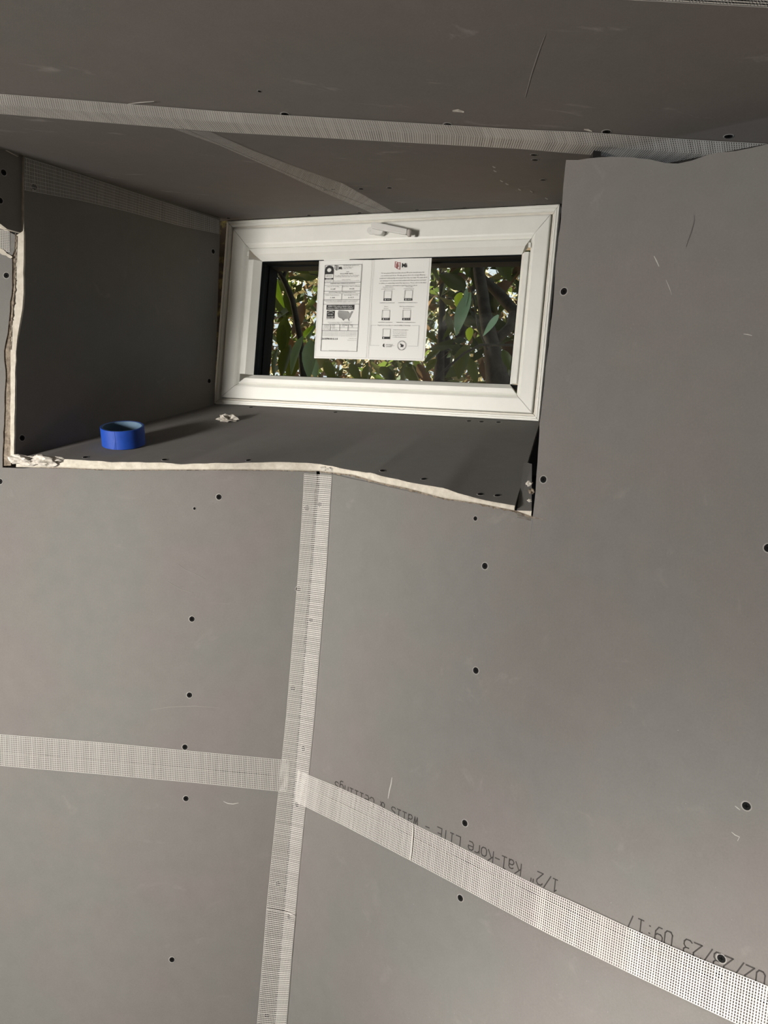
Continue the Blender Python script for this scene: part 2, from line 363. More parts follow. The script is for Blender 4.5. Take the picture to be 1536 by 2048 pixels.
for a, b, bo in tops:
    for j in range(NJ + 1): vs.append(lerp(a, b, j / NJ))
for i in range(NI):
    for j in range(NJ):
        q = i * (NJ + 1) + j; fs.append((q, q + NJ + 1, q + NJ + 2, q + 1)); mi.append(0)
SILLB = BVHTree.FromPolygons([tuple(v) for v in vs], fs); SIL = bv(SILLB, Plane((0, 0, -.345), (-.12, -.38, 1)))
base = len(vs)
for i, (a, b, bo) in enumerate(tops):      # rough broken front edge, three rows
    nrm = V((0, -1, 0)) if a.x < CORNER_X else RW.n
    h1 = lerp(a, bo, .35) + nrm * (.001 + .002 * noise.noise(a * 110)); h2 = lerp(a, bo, .75) + nrm * (.0005 + .002 * noise.noise(a * 90 + V((3, 0, 0))))
    vs += [a, h1, h2, bo, bo + (b - a) * .5 + V((0, 0, -.0))]
for i in range(NI):
    for j in range(4):
        q = base + i * 5 + j; fs.append((q, q + 1, q + 6, q + 5)); mi.append(1)
sb = mesh('sill_board', vs, fs, [PAPER, GYP], sl, True, mi)
# side face of the sill board toward the gap
a, b, bo = tops[-1]
mesh('sill_board_edge', [a, b, b - V((0, 0, .0125)), bo], [(0, 1, 2, 3)], GYP, sl)
# lower board piece seen in the gap at the right, and dark packing under the sill
g0 = [RW(1034, 1018), RW(1063.5, 1019), dep(1064, 925, 1.14), dep(1048, 922, 1.15)]
g0 = [V((p.x, p.y, p.z - .002)) for p in g0]
mesh('lower_sill_board', [g0[0], g0[1], g0[2], g0[3], g0[0] - V((0, 0, .009)), g0[1] - V((0, 0, .013))], [(0, 1, 2, 3), (0, 4, 5, 1)], [PAPER, GYP], sl, False, [0, 1])
zc = V((0, 0, -.05))
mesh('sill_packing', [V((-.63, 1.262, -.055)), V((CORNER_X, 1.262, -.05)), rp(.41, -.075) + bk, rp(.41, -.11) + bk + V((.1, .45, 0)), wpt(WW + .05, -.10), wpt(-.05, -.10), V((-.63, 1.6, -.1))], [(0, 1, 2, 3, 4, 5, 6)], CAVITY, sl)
rs = slab('wall_recess_side', [wpt(WW + .010, -.12), wpt(WW + .010, WH + .05), rp(.425, .5) + bk * .8, rp(.425, -.12) + bk * .8], (-1, 0, 0), .01, CAVITY, CAVITY)  # added sheet against light leaks, black for the shade in the gap
tag(rs, 'added black sheet closing the shaded gap beside the right edge of the window', None, None, 'structure')
# exterior wall carrying the window
ew = structure('wall_window', 'outer wall around the small white window')
ol, orr, ob, ot = -2.2, WW + 2.4, -2.2, WH + 1.0; il, ir, ib, it = .012, WW - .012, .012, WH - .012
for q in ([(ol, ob), (il, ob), (il, ot), (ol, ot)], [(ir, ob), (orr, ob), (orr, ot), (ir, ot)], [(il, ob), (ir, ob), (ir, ib), (il, ib)], [(il, it), (ir, it), (ir, ot), (il, ot)]):
    slab('sheathing', [wpt(u, v, -.085) for u, v in q], WN, .03, CAVITY, CAVITY, ew)  # near-black colour carries the shade behind the sill gap

# ------------------------------------------------------------ screws and scuffs
sme = None
def screw(plane, px, py, parent, r=.0043, halo=True, kind=0):
    global sme
    p = plane(px, py, .0)
    if p is None: return
    q = plane(px + 3, py, 0); q2 = plane(px, py + 3, 0)
    n = (q - p).cross(q2 - p).normalized()
    if n.dot(p) > 0: n = -n
    if sme is None:
        K = 14; vs, fs, mi = [], [], []
        rings = [(1.35, .00005), (1.05, .00035), (1.0, .0006), (.62, .00025), (.5, .0002)]
        for rr, h in rings: vs += [(math.cos(2 * math.pi * k / K) * rr, math.sin(2 * math.pi * k / K) * rr, h / .0043) for k in range(K)]
        for i in range(4):
            for k in range(K):
                k2 = (k + 1) % K; fs.append((i * K + k, i * K + k2, (i + 1) * K + k2, (i + 1) * K + k)); mi.append(1 if i == 0 else 0)
        fs.append(tuple(4 * K + k for k in range(K))); mi.append(0)
        h = .00035 / .0043
        for ang in (0, math.pi / 2):
            c, s_ = math.cos(ang), math.sin(ang); o_ = len(vs)
            for (x, y) in ((-.5, -.13), (.5, -.13), (.5, .13), (-.5, .13)): vs.append((x * c - y * s_, x * s_ + y * c, h))
            fs.append((o_, o_ + 1, o_ + 2, o_ + 3)); mi.append(2)
        me = bpy.data.meshes.new('screw'); me.from_pydata(vs, [], fs); me.update()
        for p_, i in zip(me.polygons, mi): p_.material_index = i
        for m in (SCREW, HALO, SCREWX): me.materials.append(m)
        sme = me
    o = bpy.data.objects.new('screw', sme); COL.objects.link(o); o.parent = parent
    o.rotation_euler = (n.to_track_quat('Z', 'Y') @ V((0, 0, 1)).rotation_difference(V((0, 0, 1)))).to_euler()
    o.rotation_euler.rotate_axis('Z', random.random() * 3); o.scale = (r, r, r); o.location = p + n * .0002
for p in [(438, 994), (384, 1238), (379, 1390), (370, 1494), (372, 1597), (344, 1919), (13, 551), (0, 963), (597, 1178), (586, 1376), (571, 1524), (567, 1577), (556, 1767), (534, 2031), (614, 1016), (6, 503)]: screw(LW, *p, wl)
screw(LW, 389, 1017, wl, .0022)
for p in [(970, 1132), (952, 1341), (930, 1646), (921, 1796), (1128, 583), (1087, 959), (1493, 1612), (1443, 1917), (1439, 1950), (640, 1009), (622, 1240), (607, 1497), (594, 1609), (578, 1833), (1537, 1096)]: screw(RW, *p, wr)
screw(RW, 951, 1037, wr, .003)
for p in [(570, 228), (895, 249), (1213, 263), (1457, 272)]: screw(CE, *p, ce, .0046)
screw(CE, 519, 182, ce, .0022)
for p in [(722, 377), (779, 375), (651, 379), (666, 378), (618, 430), (674, 427.5), (719, 425), (834, 419), (929, 415), (457, 436), (1073, 409), (1086, 359), (1068, 309), (1070, 319)]: screw(SOF, *p, ce, .0040)
for p in [(171, 915), (329, 920), (497, 921), (765, 942), (848, 958.5), (961, 989), (995, 991.5), (502, 815), (671, 825), (938, 842.5), (963, 844), (997, 845)]: screw(SIL, *p, sl, .0042)
for p in [(68, 374), (426, 503), (44, 876), (418, 762)]: screw(RV, *p, rc, .0045)
for p in [(7, 345), (0, 401)]: screw(FP, *p, rc)
FAINT = plain('faint_scratch', (.26, .25, .23), .9)
SCUFF = plain('pale_scuff', (.44, .43, .40), .9); SCUFFD = plain('dark_pencil_mark', (.11, .10, .095), .9)
def stroke(plane, pts, wpx, parent, mat=SCUFF, name='scuff_mark', off=.0004):
    vs, fs = [], []
    n = len(pts)
    for i, (x, y) in enumerate(pts):
        a = pts[max(0, i - 1)]; b = pts[min(n - 1, i + 1)]; d = V((b[0] - a[0], b[1] - a[1])).normalized(); w2 = wpx * (.25 + .75 * math.sin(math.pi * (i + .35) / (n - .3)))
        vs += [plane(x - d.y * w2 / 2, y + d.x * w2 / 2, off), plane(x + d.y * w2 / 2, y - d.x * w2 / 2, off)]
        if i: fs.append((2 * i - 2, 2 * i, 2 * i + 1, 2 * i - 1))
    mesh(name, vs, fs, mat, parent)
stroke(RW, [(784, 1555), (782, 1568), (779, 1580), (776, 1597)], 2.2, wr)
stroke(RW, [(1308, 512), (1313, 522), (1318, 533)], 2.4, wr)
stroke(RW, [(1332, 560), (1338, 574), (1344, 590)], 1.2, wr)
stroke(RW, [(1388, 430), (1389, 440), (1386, 452), (1381, 468), (1376, 482), (1372, 494)], 1.6, wr, SCUFFD, 'pencil_mark')
stroke(RW, [(1470, 1612), (1475, 1616), (1480, 1620)], 1.8, wr)
stroke(RW, [(1463, 1664), (1470, 1670), (1479, 1674), (1475, 1682)], 1.8, wr)
stroke(RW, [(1487, 668), (1495, 669), (1504, 671)], 2, wr)
stroke(LW, [(447, 1603), (456, 1607), (466, 1608), (477, 1606)], 1.8, wl)
stroke(LW, [(355, 1128), (372, 1140), (390, 1148), (410, 1158)], .8, wl, FAINT)
stroke(LW, [(335, 1163), (360, 1178), (385, 1186)], .8, wl, FAINT)
stroke(LW, [(300, 1420), (340, 1414), (390, 1412), (440, 1416)], .9, wl, FAINT)
stroke(CE, [(1090, 70), (1075, 110), (1062, 150), (1050, 195)], 2.5, ce, plain('faint_pale_smear', (.27, .25, .235), .9))
stroke(CE, [(905, 222), (916, 221), (928, 224)], 6, ce, PLASTER, 'plaster_spot')
stroke(CE, [(1168, 259), (1176, 260), (1184, 263)], 4, ce, PLASTER, 'plaster_spot')
for x, y in [(985, 332), (987, 340), (1000, 360), (1011, 366), (1036, 377), (1060, 381), (1090, 395)]: stroke(SOF, [(x, y), (x + 3, y + 2), (x + 6, y + 3)], 2.2, ce, SCUFF)

# ------------------------------------------------------------ fibreglass mesh joint tapes: every thread is real
def tape(label, cols, group=None, pitch=.0029, lng=16, wf=.44, name='joint_tape', parent=None, nrm=None, seed=0, skew=0.0, lw=.0009):
    """cols: two or three polylines (edge, fold, edge) of equal meaning along the tape"""
    mid = cols[len(cols) // 2]; L = sum((cols[0][i + 1] - cols[0][i]).length for i in range(len(cols[0]) - 1)); n = max(4, int(L / pitch))
    vs, fs = [], []
    def quad(a, b, c, d):
        q = len(vs); vs.extend((a, b, c, d)); fs.append((q, q + 1, q + 2, q + 3))
    rnd = random.Random(seed)
    for k in range(n + 1):
        t = k / n; ww = wf * (.8 + .5 * rnd.random()) / n
        for c in range(len(cols) - 1):
            tk = skew / L * pitch
            a0, a1 = poly_at(cols[c], max(0, t - ww / 2)), poly_at(cols[c], min(1, t + ww / 2))
            b0, b1 = poly_at(cols[c + 1], max(0, t - ww / 2)), poly_at(cols[c + 1], min(1, t + ww / 2))
            quad(a0, a1, b1, b0)
    m = max(8, int(L / .02))
    for c in range(len(cols) - 1):
        kk = lng // (len(cols) - 1)
        for j in range(kk + 1):
            u = j / kk; up_ = [lerp(poly_at(cols[c], k / m), poly_at(cols[c + 1], k / m), u) for k in range(m + 1)]
            sd = [(poly_at(cols[c + 1], k / m) - poly_at(cols[c], k / m)).normalized() * lw / 2 for k in range(m + 1)]
            for k in range(m): quad(up_[k] - sd[k], up_[k] + sd[k], up_[k + 1] + sd[k + 1], up_[k + 1] - sd[k + 1])
    o = mesh(name, vs, fs, MESH, parent)
    if label: tag(o, label, 'tape', group)
    return o
O1 = .0011
tape('white mesh tape along the level joint of the left wall', [[LW(-1500, 1347, O1), LW(0, 1469, O1), LW(200, 1485, O1), LW(400, 1504, O1), LW(578, 1521, O1)], [LW(-1500, 1405, O1), LW(0, 1531, O1), LW(200, 1548, O1), LW(400, 1566, O1), LW(575, 1584, O1)]], seed=1, wf=.42)
tape('long white mesh tape slanting down the angled right wall below the printed lettering',
     [[RW(*p, O1 * k) for p, k in (((596, 1541), 1.6), ((617, 1550.7), 1), ((682, 1577), 1), ((760, 1613), 1), ((836, 1653), 1), ((900, 1684), 1), ((966, 1718), 1), ((1096, 1783), 1.2), ((1136, 1800), 1.2), ((1266, 1860), 1), ((1396, 1917), 1.5), ((1536, 1973), 1.2), ((1900, 2141), 1.2))],
      [RW(*p, O1 * k) for p, k in (((590, 1602), 1.6), ((614, 1614.5), 1), ((678, 1646), 1), ((760, 1688.7), 1), ((833, 1727), 1), ((895, 1760), 1), ((955, 1792), 1), ((1086, 1862), 1.2), ((1131, 1884), 1.2), ((1262, 1947), 1), ((1390, 2008), 1.5), ((1520, 2069), 1.2), ((1886, 2240), 1.2))]], seed=2, wf=.44)
def both(px, py, o=.0018): return cz(LW(px, py).z) + V((-.3, -.95, 0)) * o
ctl = [(608.5, 947), (606, 1000), (597, 1140), (572, 1440), (540, 1748), (533, 1820)]; ctm = [(634.7, 949), (631, 1000), (624.5, 1140), (599.7, 1440), (572.7, 1748), (567, 1825)]; ctr = [(663, 951), (660, 1000), (652, 1140), (627.5, 1440), (597, 1748), (590, 1832)]
vt = tape('vertical white mesh tape folded into the wall corner below the recess', [[LW(*p, .0016) for p in ctl], [both(*p) for p in ctm], [RW(*p, .0016) for p in ctr]], seed=3, wf=.36, pitch=.0032, lng=20, lw=.0006)
ctl = [(533.5, 1816), (527, 1900), (515, 2040), (509, 2110)]; ctm = [(567.5, 1820), (561, 1900), (549.5, 2040), (544, 2110)]; ctr = [(590.5, 1827), (584, 1900), (573, 2040), (568, 2110)]
tape('lowest length of mesh tape in the corner, lapped over the longer vertical strip', [[LW(*p, .0024) for p in ctl], [both(*p, .0028) for p in ctm], [RW(*p, .0024) for p in ctr]], seed=4, wf=.36, pitch=.0034, lng=20, lw=.0006)
stroke(LW, [(533, 1818.5), (545, 1819), (556, 1821), (567, 1823)], 1.8, wl, MESH, 'tape_lap', .004); stroke(RW, [(568, 1823), (580, 1827), (590, 1832)], 1.8, wr, MESH, 'tape_lap', .004)
stroke(RW, [(826, 1648), (825, 1675), (823, 1700), (820, 1719)], 1.9, wr, MESH, 'tape_lap', .003)
def fx(pts, x):
    for a, b in zip(pts, pts[1:]):
        if a[0] <= x <= b[0]: return a[1] + (b[1] - a[1]) * (x - a[0]) / (b[0] - a[0])
    return pts[-1][1]
A_, M_, B_ = [], [], []
for x in list(range(-900, 1590, 30)):
    a = CE(x, fx(CU, x), .0012); 
    m_ = CE(x, fx(CM, x), .0014)
    A_.append(a); M_.append(m_)
    if x < 1150: b = SOF(x, fx(CL, x), .0014)
    else: b = SOF(x, fx(CL, x), .0014)
    B_.append(b)
# threads run straight across the joint, so pair the edges by position along the room, not by pixel
def repar(src, ref):
    out = []
    for p in ref: out.append(xy_at(src, p.x))
    return out
ref = [p for p in M_]; dv = V((.05, 1, 0))
A2 = [xy_at(A_, p.x - .0013) for p in ref]; B2 = [xy_at(B_, p.x + .0013) for p in ref]
tape('wide mesh tape running the full width along the ceiling joint above the recess', [A2, M_, B2], seed=5, wf=.62, lng=14, lw=.0018)
tape('strip of mesh tape at the top right corner of the ceiling', [[tl(x, .002) + V((0, 0, -.0012)) for x in (-1.9, -.6, 0, .9)], [tl(x, -.048) + V((0, 0, -.0012)) for x in (-1.9, -.6, 0, .9)]], seed=6, wf=.8, lng=14, lw=.0016)
sfl = [(345, 255), (440, 289), (560, 342), (650, 384), (745, 425.6)]; sfr = [(420, 262), (499, 297), (596, 334), (684, 365), (788, 424.5)]
tape('narrow mesh tape slanting across the recess soffit to the window head', [[SOF(*p, .0012) for p in sfl], [SOF(*p, .0012) for p in sfr]], seed=7, wf=.22, lng=10, lw=.0005)
rtu = [(50, 315.5), (163, 350), (260, 382.5), (358, 414), (439, 441)]; rtl = [(48, 379.5), (163, 401), (260, 424), (358, 451), (439, 467.5)]
tape('shadowed mesh tape along the top of the left recess side', [[RV(*p, .0012) for p in rtu], [RV(*p, .0012) for p in rtl]], seed=8, wf=.26, lng=8, lw=.0005)
tape('scrap of mesh tape on the torn board end at the left edge of the photo', [[LW(-40, 455, .001), LW(19, 463, .001)], [LW(-40, 500, .001), LW(20, 503, .001)]], seed=9, wf=.4, lng=12)
stroke(CE, [(256, 208), (280, 205), (308, 203)], 2.2, ce, MESH, 'loose_thread', .003)
# torn cream plaster at the broken end of the left wall
def lump(name, c, r, mat, parent, seed, sub=2, flat=(1, 1, 1), rough=.5):
    bm = bmesh.new(); bmesh.ops.create_icosphere(bm, subdivisions=sub, radius=1)
    for v in bm.verts:
        n = noise.noise(v.co * 1.7 + V((seed, seed, 0))) * rough * 1.5 + noise.noise(v.co * 4 + V((seed, 0, 0))) * rough * .6
        v.co *= 1 + n; v.co = V((v.co.x * r * flat[0], v.co.y * r * flat[1], v.co.z * r * flat[2]))
    me = bpy.data.meshes.new(name); bm.to_mesh(me); bm.free()
    o = link(name, me, mat, parent); o.location = c; return o
slab('torn_gypsum', jag([LW(-60, 440, .002), LW(0, 447, .002), LW(10, 448, .002), LW(15, 456, .002), LW(16, 462, .002), LW(10, 461, .002), LW(0, 457, .002), LW(-60, 452, .002)], .004, .001, 3, LW.n), LW.n, .004, GYP, TORN, wl)
slab('torn_gypsum', jag([LW(-60, 496, .002), LW(0, 496, .002), LW(8, 500, .002), LW(14, 507, .002), LW(25, 514, .002), LW(22, 517, .002), LW(12, 511, .002), LW(0, 506, .002), LW(-60, 506, .002)], .004, .001, 6, LW.n), LW.n, .004, GYP, TORN, wl)
lump('torn_gypsum', SIL(54, 920, .003) or LW(54, 920), .013, PLASTER, sl, 2, 3, (1.4, .8, .5))
lump('torn_gypsum', (SIL(92, 921, .002) or LW(92, 921)), .012, PLASTER, sl, 5, 3, (1.7, .7, .55))
for k, (x, y) in enumerate([(648, 937), (660, 939), (662, 939)]): lump('torn_gypsum', RW(x, y, .003), .0045, PLASTER, sl, k, 2, (1.4, .6, .8))
ch = lump('plaster_chunk', SIL(456, 842, .004), .013, PLASTER, None, 11, 3, (1.3, .9, .5), .8); tag(ch, 'small broken lump of white plaster lying on the sill before the window', 'debris')
for k, (x, y, z) in enumerate([(1058, 967, .0034), (1063, 982, .0034), (1059.5, 1001, .0022)]):
    tag(lump('plaster_crumb', RW(x, y, -.008), z, (PLASTER, TORN, PLASTER)[k], None, 20 + k, 2, (1.2, .8, 1), .6), ['uppermost pale crumb', 'middle brownish crumb', 'lowest pale crumb'][k] + ' of plaster in the gap right of the sill', 'debris')

# ------------------------------------------------------------ printed lettering on the right wall (upside down, as hung)
G = {'0': [[(0, 1), (0, 5), (1, 6), (3, 6), (4, 5), (4, 1), (3, 0), (1, 0), (0, 1)]], '1': [[(.8, 5), (2, 6), (2, 0)], [(.5, 0), (3.5, 0)]],
     '2': [[(0, 5), (1, 6), (3, 6), (4, 5), (4, 4), (0, 0), (4, 0)]], '3': [[(0, 5.4), (1, 6), (3, 6), (4, 5), (4, 4), (3, 3.2), (1.4, 3.2)], [(3, 3.2), (4, 2.2), (4, 1), (3, 0), (1, 0), (0, .6)]],
     '7': [[(0, 6), (4, 6), (1.6, 0)]], '9': [[(.6, 0), (2.4, 0), (4, 2), (4, 5), (3, 6), (1, 6), (0, 5), (0, 3.6), (1, 2.8), (3, 2.8), (4, 3.6)]],
     '/': [[(0, -.3), (4, 6.3)]], ':': [[(1.8, 1), (2.3, 1)], [(1.8, 4), (2.3, 4)]], '"': [[(1.2, 6.2), (1.2, 4.7)], [(2.8, 6.2), (2.8, 4.7)]],
     'K': [[(0, 0), (0, 6)], [(4, 6), (.2, 2.8)], [(1.3, 3.7), (4, 0)]], 'a': [[(.4, 3.8), (1.2, 4.3), (2.8, 4.3), (3.6, 3.5), (3.6, 0)], [(3.6, 2.4), (1.2, 2.4), (.2, 1.5), (.2, .8), (1, 0), (2.6, 0), (3.6, .9)]],
     'l': [[(.8, 6), (2.1, 6), (2.1, 0)], [(.4, 0), (3.8, 0)]], '-': [[(.4, 2.6), (3.6, 2.6)]], 'o': [[(0, 1), (0, 3.3), (1, 4.3), (3, 4.3), (4, 3.3), (4, 1), (3, 0), (1, 0), (0, 1)]],
     'r': [[(.4, 0), (.4, 4.3)], [(.4, 3), (1.8, 4.3), (3.8, 4.2)]], 'e': [[(.1, 2.3), (3.9, 2.3), (3.9, 3.3), (3, 4.3), (1, 4.3), (0, 3.3), (0, 1), (1, 0), (3.4, 0)]],
     'L': [[(.2, 6), (.2, 0), (3.9, 0)]], 'I': [[(2, 0), (2, 6)], [(.6, 0), (3.4, 0)], [(.6, 6), (3.4, 6)]], 'T': [[(2, 0), (2, 6)], [(0, 6), (4, 6)]],
     'E': [[(4, 0), (.2, 0), (.2, 6), (4, 6)], [(.2, 3.1), (3.2, 3.1)]], 'W': [[(0, 6), (.9, 0), (2, 3.6), (3.1, 0), (4, 6)]],
     's': [[(3.7, 3.9), (3, 4.3), (1, 4.3), (.2, 3.6), (.6, 2.6), (3.4, 1.8), (3.9, .9), (3, 0), (1, 0), (.1, .5)]],
     '&': [[(4, 0), (.8, 4.5), (.9, 5.6), (1.8, 6), (2.6, 5.4), (2.4, 4.3), (.3, 2.2), (.2, .8), (1.2, 0), (2.4, 0), (3.9, 2.2)]],
     'C': [[(4, 5), (3, 6), (1, 6), (0, 5), (0, 1), (1, 0), (3, 0), (4, 1)]], 'i': [[(.9, 4.3), (2.1, 4.3), (2.1, 0)], [(.4, 0), (3.8, 0)], [(2.0, 5.9), (2.2, 5.9)]],
     'n': [[(.3, 0), (.3, 4.3)], [(.3, 3.2), (1.4, 4.3), (2.8, 4.3), (3.7, 3.4), (3.7, 0)]],
     'g': [[(3.7, 4.3), (3.7, -1), (2.8, -1.7), (.8, -1.7)], [(3.7, 3.3), (2.8, 4.3), (1.1, 4.3), (.2, 3.3), (.2, 1.1), (1.1, .2), (2.8, .2), (3.7, 1.1)]]}
def sAt(px, py): p = RW(px, py); return (p - cz(p.z)).dot(RD), p.z
def lettering(text, pa, pb, h, name='printed_lettering', wd=.0011):
    (s0, z0), (s1, z1) = sAt(*pa), sAt(*pb); adv = (s1 - s0) / (len(text) - .3); vs, fs = [], []
    for i, ch_ in enumerate(text):
        for st in G.get(ch_, []):
            pts = []
            for (x, y) in st:
                s = s0 + adv * (i + x / 4 * .76); f = (s - s0) / (s1 - s0)
                pts.append((s, z0 + (z1 - z0) * f - y / 6 * h))          # upside down: caps hang below the baseline
            for a, b in zip(pts, pts[1:]):
                dx, dz = b[0] - a[0], b[1] - a[1]; l = math.hypot(dx, dz) or 1e-6; ex, ez = dx / l * wd * .4, dz / l * wd * .4; nx, nz = -dz / l * wd / 2, dx / l * wd / 2
                q = len(vs)
                for sx, sz in ((a[0] - ex + nx, a[1] - ez + nz), (a[0] - ex - nx, a[1] - ez - nz), (b[0] + ex - nx, b[1] + ez - nz), (b[0] + ex + nx, b[1] + ez + nz)):
                    vs.append(rp(sx, sz) + RW.n * .0004)
                fs.append((q, q + 1, q + 2, q + 3))
    return mesh(name, vs, fs, STAMP, wr)
lettering('02/23/23 09:17', (1531, 1946), (1259, 1829), .0175, wd=.0015)
lettering('1/2" Kal-Kore LITE - Walls & Ceilings', (1117, 1761), (671, 1562.5), .0160, wd=.0015)

# ------------------------------------------------------------ window
wi = structure('window_1', 'small white vinyl hopper window with label sheet and top handle')
def wquad(u0, v0, u1, v1, o): return [wpt(u0, v0, o), wpt(u1, v0, o), wpt(u1, v1, o), wpt(u0, v1, o)]
def frame(name, r0, r1, prof, mat, parent, gap=.0004):
    """four mitred members between rectangle r0 (outer) and r1 (inner); prof = [(t, out), ...] across the member"""
    c0 = [(r0[0], r0[1]), (r0[2], r0[1]), (r0[2], r0[3]), (r0[0], r0[3])]; c1 = [(r1[0], r1[1]), (r1[2], r1[1]), (r1[2], r1[3]), (r1[0], r1[3])]
    for k in range(4):
        a0, b0 = c0[k], c0[(k + 1) % 4]; a1, b1 = c1[k], c1[(k + 1) % 4]
        d = V((b0[0] - a0[0], b0[1] - a0[1])).normalized() * gap; vs, fs = [], []
        for t, o in prof:
            pa = (a0[0] + (a1[0] - a0[0]) * t + d.x, a0[1] + (a1[1] - a0[1]) * t + d.y); pb = (b0[0] + (b1[0] - b0[0]) * t - d.x, b0[1] + (b1[1] - b0[1]) * t - d.y)
            vs += [wpt(*pa, o), wpt(*pb, o)]
        n = len(prof)
        for i in range(n - 1): fs.append((2 * i, 2 * i + 1, 2 * i + 3, 2 * i + 2))
        back = len(vs); vs += [wpt(a0[0] + d.x, a0[1] + d.y, -.07), wpt(b0[0] - d.x, b0[1] - d.y, -.07), wpt(b1[0] - d.x, b1[1] - d.y, -.07), wpt(a1[0] + d.x, a1[1] + d.y, -.07)]
        fs += [(back + 1, back, 0, 1), (back + 3, back + 2, 2 * n - 1, 2 * n - 2), (back, back + 1, back + 2, back + 3)]
        mesh(name, vs, fs, mat, parent)
S0 = (.0135, .0085, WW - .0085, WH - .0125)      # sash
B0 = (.0595, .0465, .6640, .3335)      # bead outer
G0 = (.0875, .0665, .6470, .3080)      # glass opening at bead lip
frame('frame_rail', (0, 0, WW, WH), (.0135, .0085, WW - .0085, WH - .0125), [(0, -.004), (0, .002), (.12, .003), (.45, .003), (.5, .0015), (.55, .003), (.9, .003), (1, .0015), (1, -.02)], VINYL, wi)
frame('frame_seal', (.012, .007, WW - .007, WH - .011), (.0175, .0125, WW - .0125, WH - .0165), [(0, -.0015), (1, -.0015), (1, -.02)], VGROOVE, wi)
S1 = (.0185, .0135, WW - .0135, WH - .0175)
sash = empty('sash'); sash.parent = wi
frame('sash_rail', S1, B0, [(0, -.01), (0, .0025), (.04, .0045), (.10, .005), (.78, .005), (.86, .0035), (.95, .0005), (1, -.001), (1, -.03)], VINYL, sash)
def bead(name, a0, b0, a1, b1):
    vs = [wpt(*a0, .001), wpt(*b0, .001), wpt(*lerp(V(b0), V(b1), .10), .0035), wpt(*lerp(V(a0), V(a1), .10), .0035), wpt(*lerp(V(a0), V(a1), .55), .0035), wpt(*lerp(V(b0), V(b1), .55), .0035), wpt(*a1, -.010), wpt(*b1, -.010), wpt(*a1, -.014), wpt(*b1, -.014), wpt(*a0, -.014), wpt(*b0, -.014)]
    mesh(name, vs, [(0, 1, 2, 3), (3, 2, 5, 4), (4, 5, 7, 6), (6, 7, 9, 8), (8, 9, 11, 10), (10, 11, 1, 0), (0, 3, 4, 6, 8, 10), (1, 11, 9, 7, 5, 2)], VINYL, sash)
x0, y0, x1, y1 = B0; X0, Y0, X1, Y1 = G0; e = .0006
bead('glazing_bead', (x0, y0 + .0200), (x0, y1 - .0250), (X0, Y0), (X0, Y1))
bead('glazing_bead', (x1, y0 + .0200), (x1, y1 - .0250), (X1, Y0), (X1, Y1))
bead('glazing_bead', (x0 - e, y1), (x1 + e, y1), (X0 - .0, Y1), (X1 + .0, Y1))
bead('glazing_bead', (x0 - e, y0), (x1 + e, y0), (X0 - .0, Y0), (X1 + .0, Y0))
for u in (x0 - .0003, x1 - .0027): box('bead_end_cap', wpt(u + .0015, y1 - .013, .003), WU * .0022, V((0, 0, .0045)), WN * .0012, VINYL, sash)
frame('gasket', (X0 - .004, Y0 - .004, X1 + .004, Y1 + .004), (X0 + .002, Y0 + .001, X1 - .002, Y1 - .0025), [(0, -.0115), (.8, -.0115), (1, -.0125), (1, -.0135)], RUBBER, sash)
GI, GO = -.0135, -.0370
def strip_frame(name, o0, o1, r, mat):
    vs, fs = [], []
    for o in (o0, o1): vs += [wpt(r[0], r[1], o), wpt(r[2], r[1], o), wpt(r[2], r[3], o), wpt(r[0], r[3], o)]
    for k in range(4): fs.append((k, (k + 1) % 4, 4 + (k + 1) % 4, 4 + k))
    return mesh(name, vs, fs, mat, sash)
strip_frame('spacer_bar', GI, GO, (X0 + .0015, Y0 + .001, X1 - .0015, Y1 - .002), RUBBER)
strip_frame('spacer_line', GI - .009, GI - .0105, (X0 + .0020, Y0 + .0015, X1 - .0020, Y1 - .0025), SPACER)
frame('gasket', (X0, Y0, X1, Y1), (X0 + .0045, Y0 + .002, X1 - .0025, Y1 - .005), [(0, GO), (1, GO), (1, GO - .004)], RUBBER, sash)
mesh('spacer_sill', [wpt(X0, Y0 + .0012, GI + .001), wpt(X1, Y0 + .0012, GI + .001), wpt(X1, Y0 + .0016, GO), wpt(X0, Y0 + .0016, GO)], [(0, 1, 2, 3)], SILVER, sash)
mesh('pane', wquad(X0 - .004, Y0 - .004, X1 + .004, Y1 + .004, GI), [(0, 1, 2, 3)], GLASS, sash)
mesh('pane', wquad(X0 - .004, Y0 - .004, X1 + .004, Y1 + .004, GO), [(0, 1, 2, 3)], GLASS, sash)
# handle
GLP = Plane(wpt(0, 0, .006), WN)
hb = empty('handle'); hb.parent = wi
def wpx(px, py, o): return Plane(wpt(0, 0, o), WN)(px, py)
def tubeprism(name, outline, o0, o1, mat, parent, bev=.0008):
    bm = bmesh.new(); a = [bm.verts.new(wpx(x, y, o0)) for x, y in outline]; 
    f = bm.faces.new(a); ex = bmesh.ops.extrude_face_region(bm, geom=[f]); vv = [v for v in ex['geom'] if isinstance(v, bmesh.types.BMVert)]
    bmesh.ops.translate(bm, verts=vv, vec=WN * (o1 - o0)); bmesh.ops.recalc_face_normals(bm, faces=bm.faces)
    bmesh.ops.bevel(bm, geom=bm.edges[:], offset=bev, segments=2, affect='EDGES')
    me = bpy.data.meshes.new(name); bm.to_mesh(me); bm.free(); return link(name, me, mat, parent)
def cap(cx, cy, L, r, ang, n=8):
    out = []
    for s_, c0 in ((1, -90), (-1, 90)):
        for k in range(n + 1):
            a = math.radians(c0 + 180 * k / n); x, y = s_ * 0 + (L if s_ > 0 else -L) + r * math.cos(a), r * math.sin(a)
            out.append((cx + x * math.cos(ang) - y * math.sin(ang), cy + x * math.sin(ang) + y * math.cos(ang)))
    return out
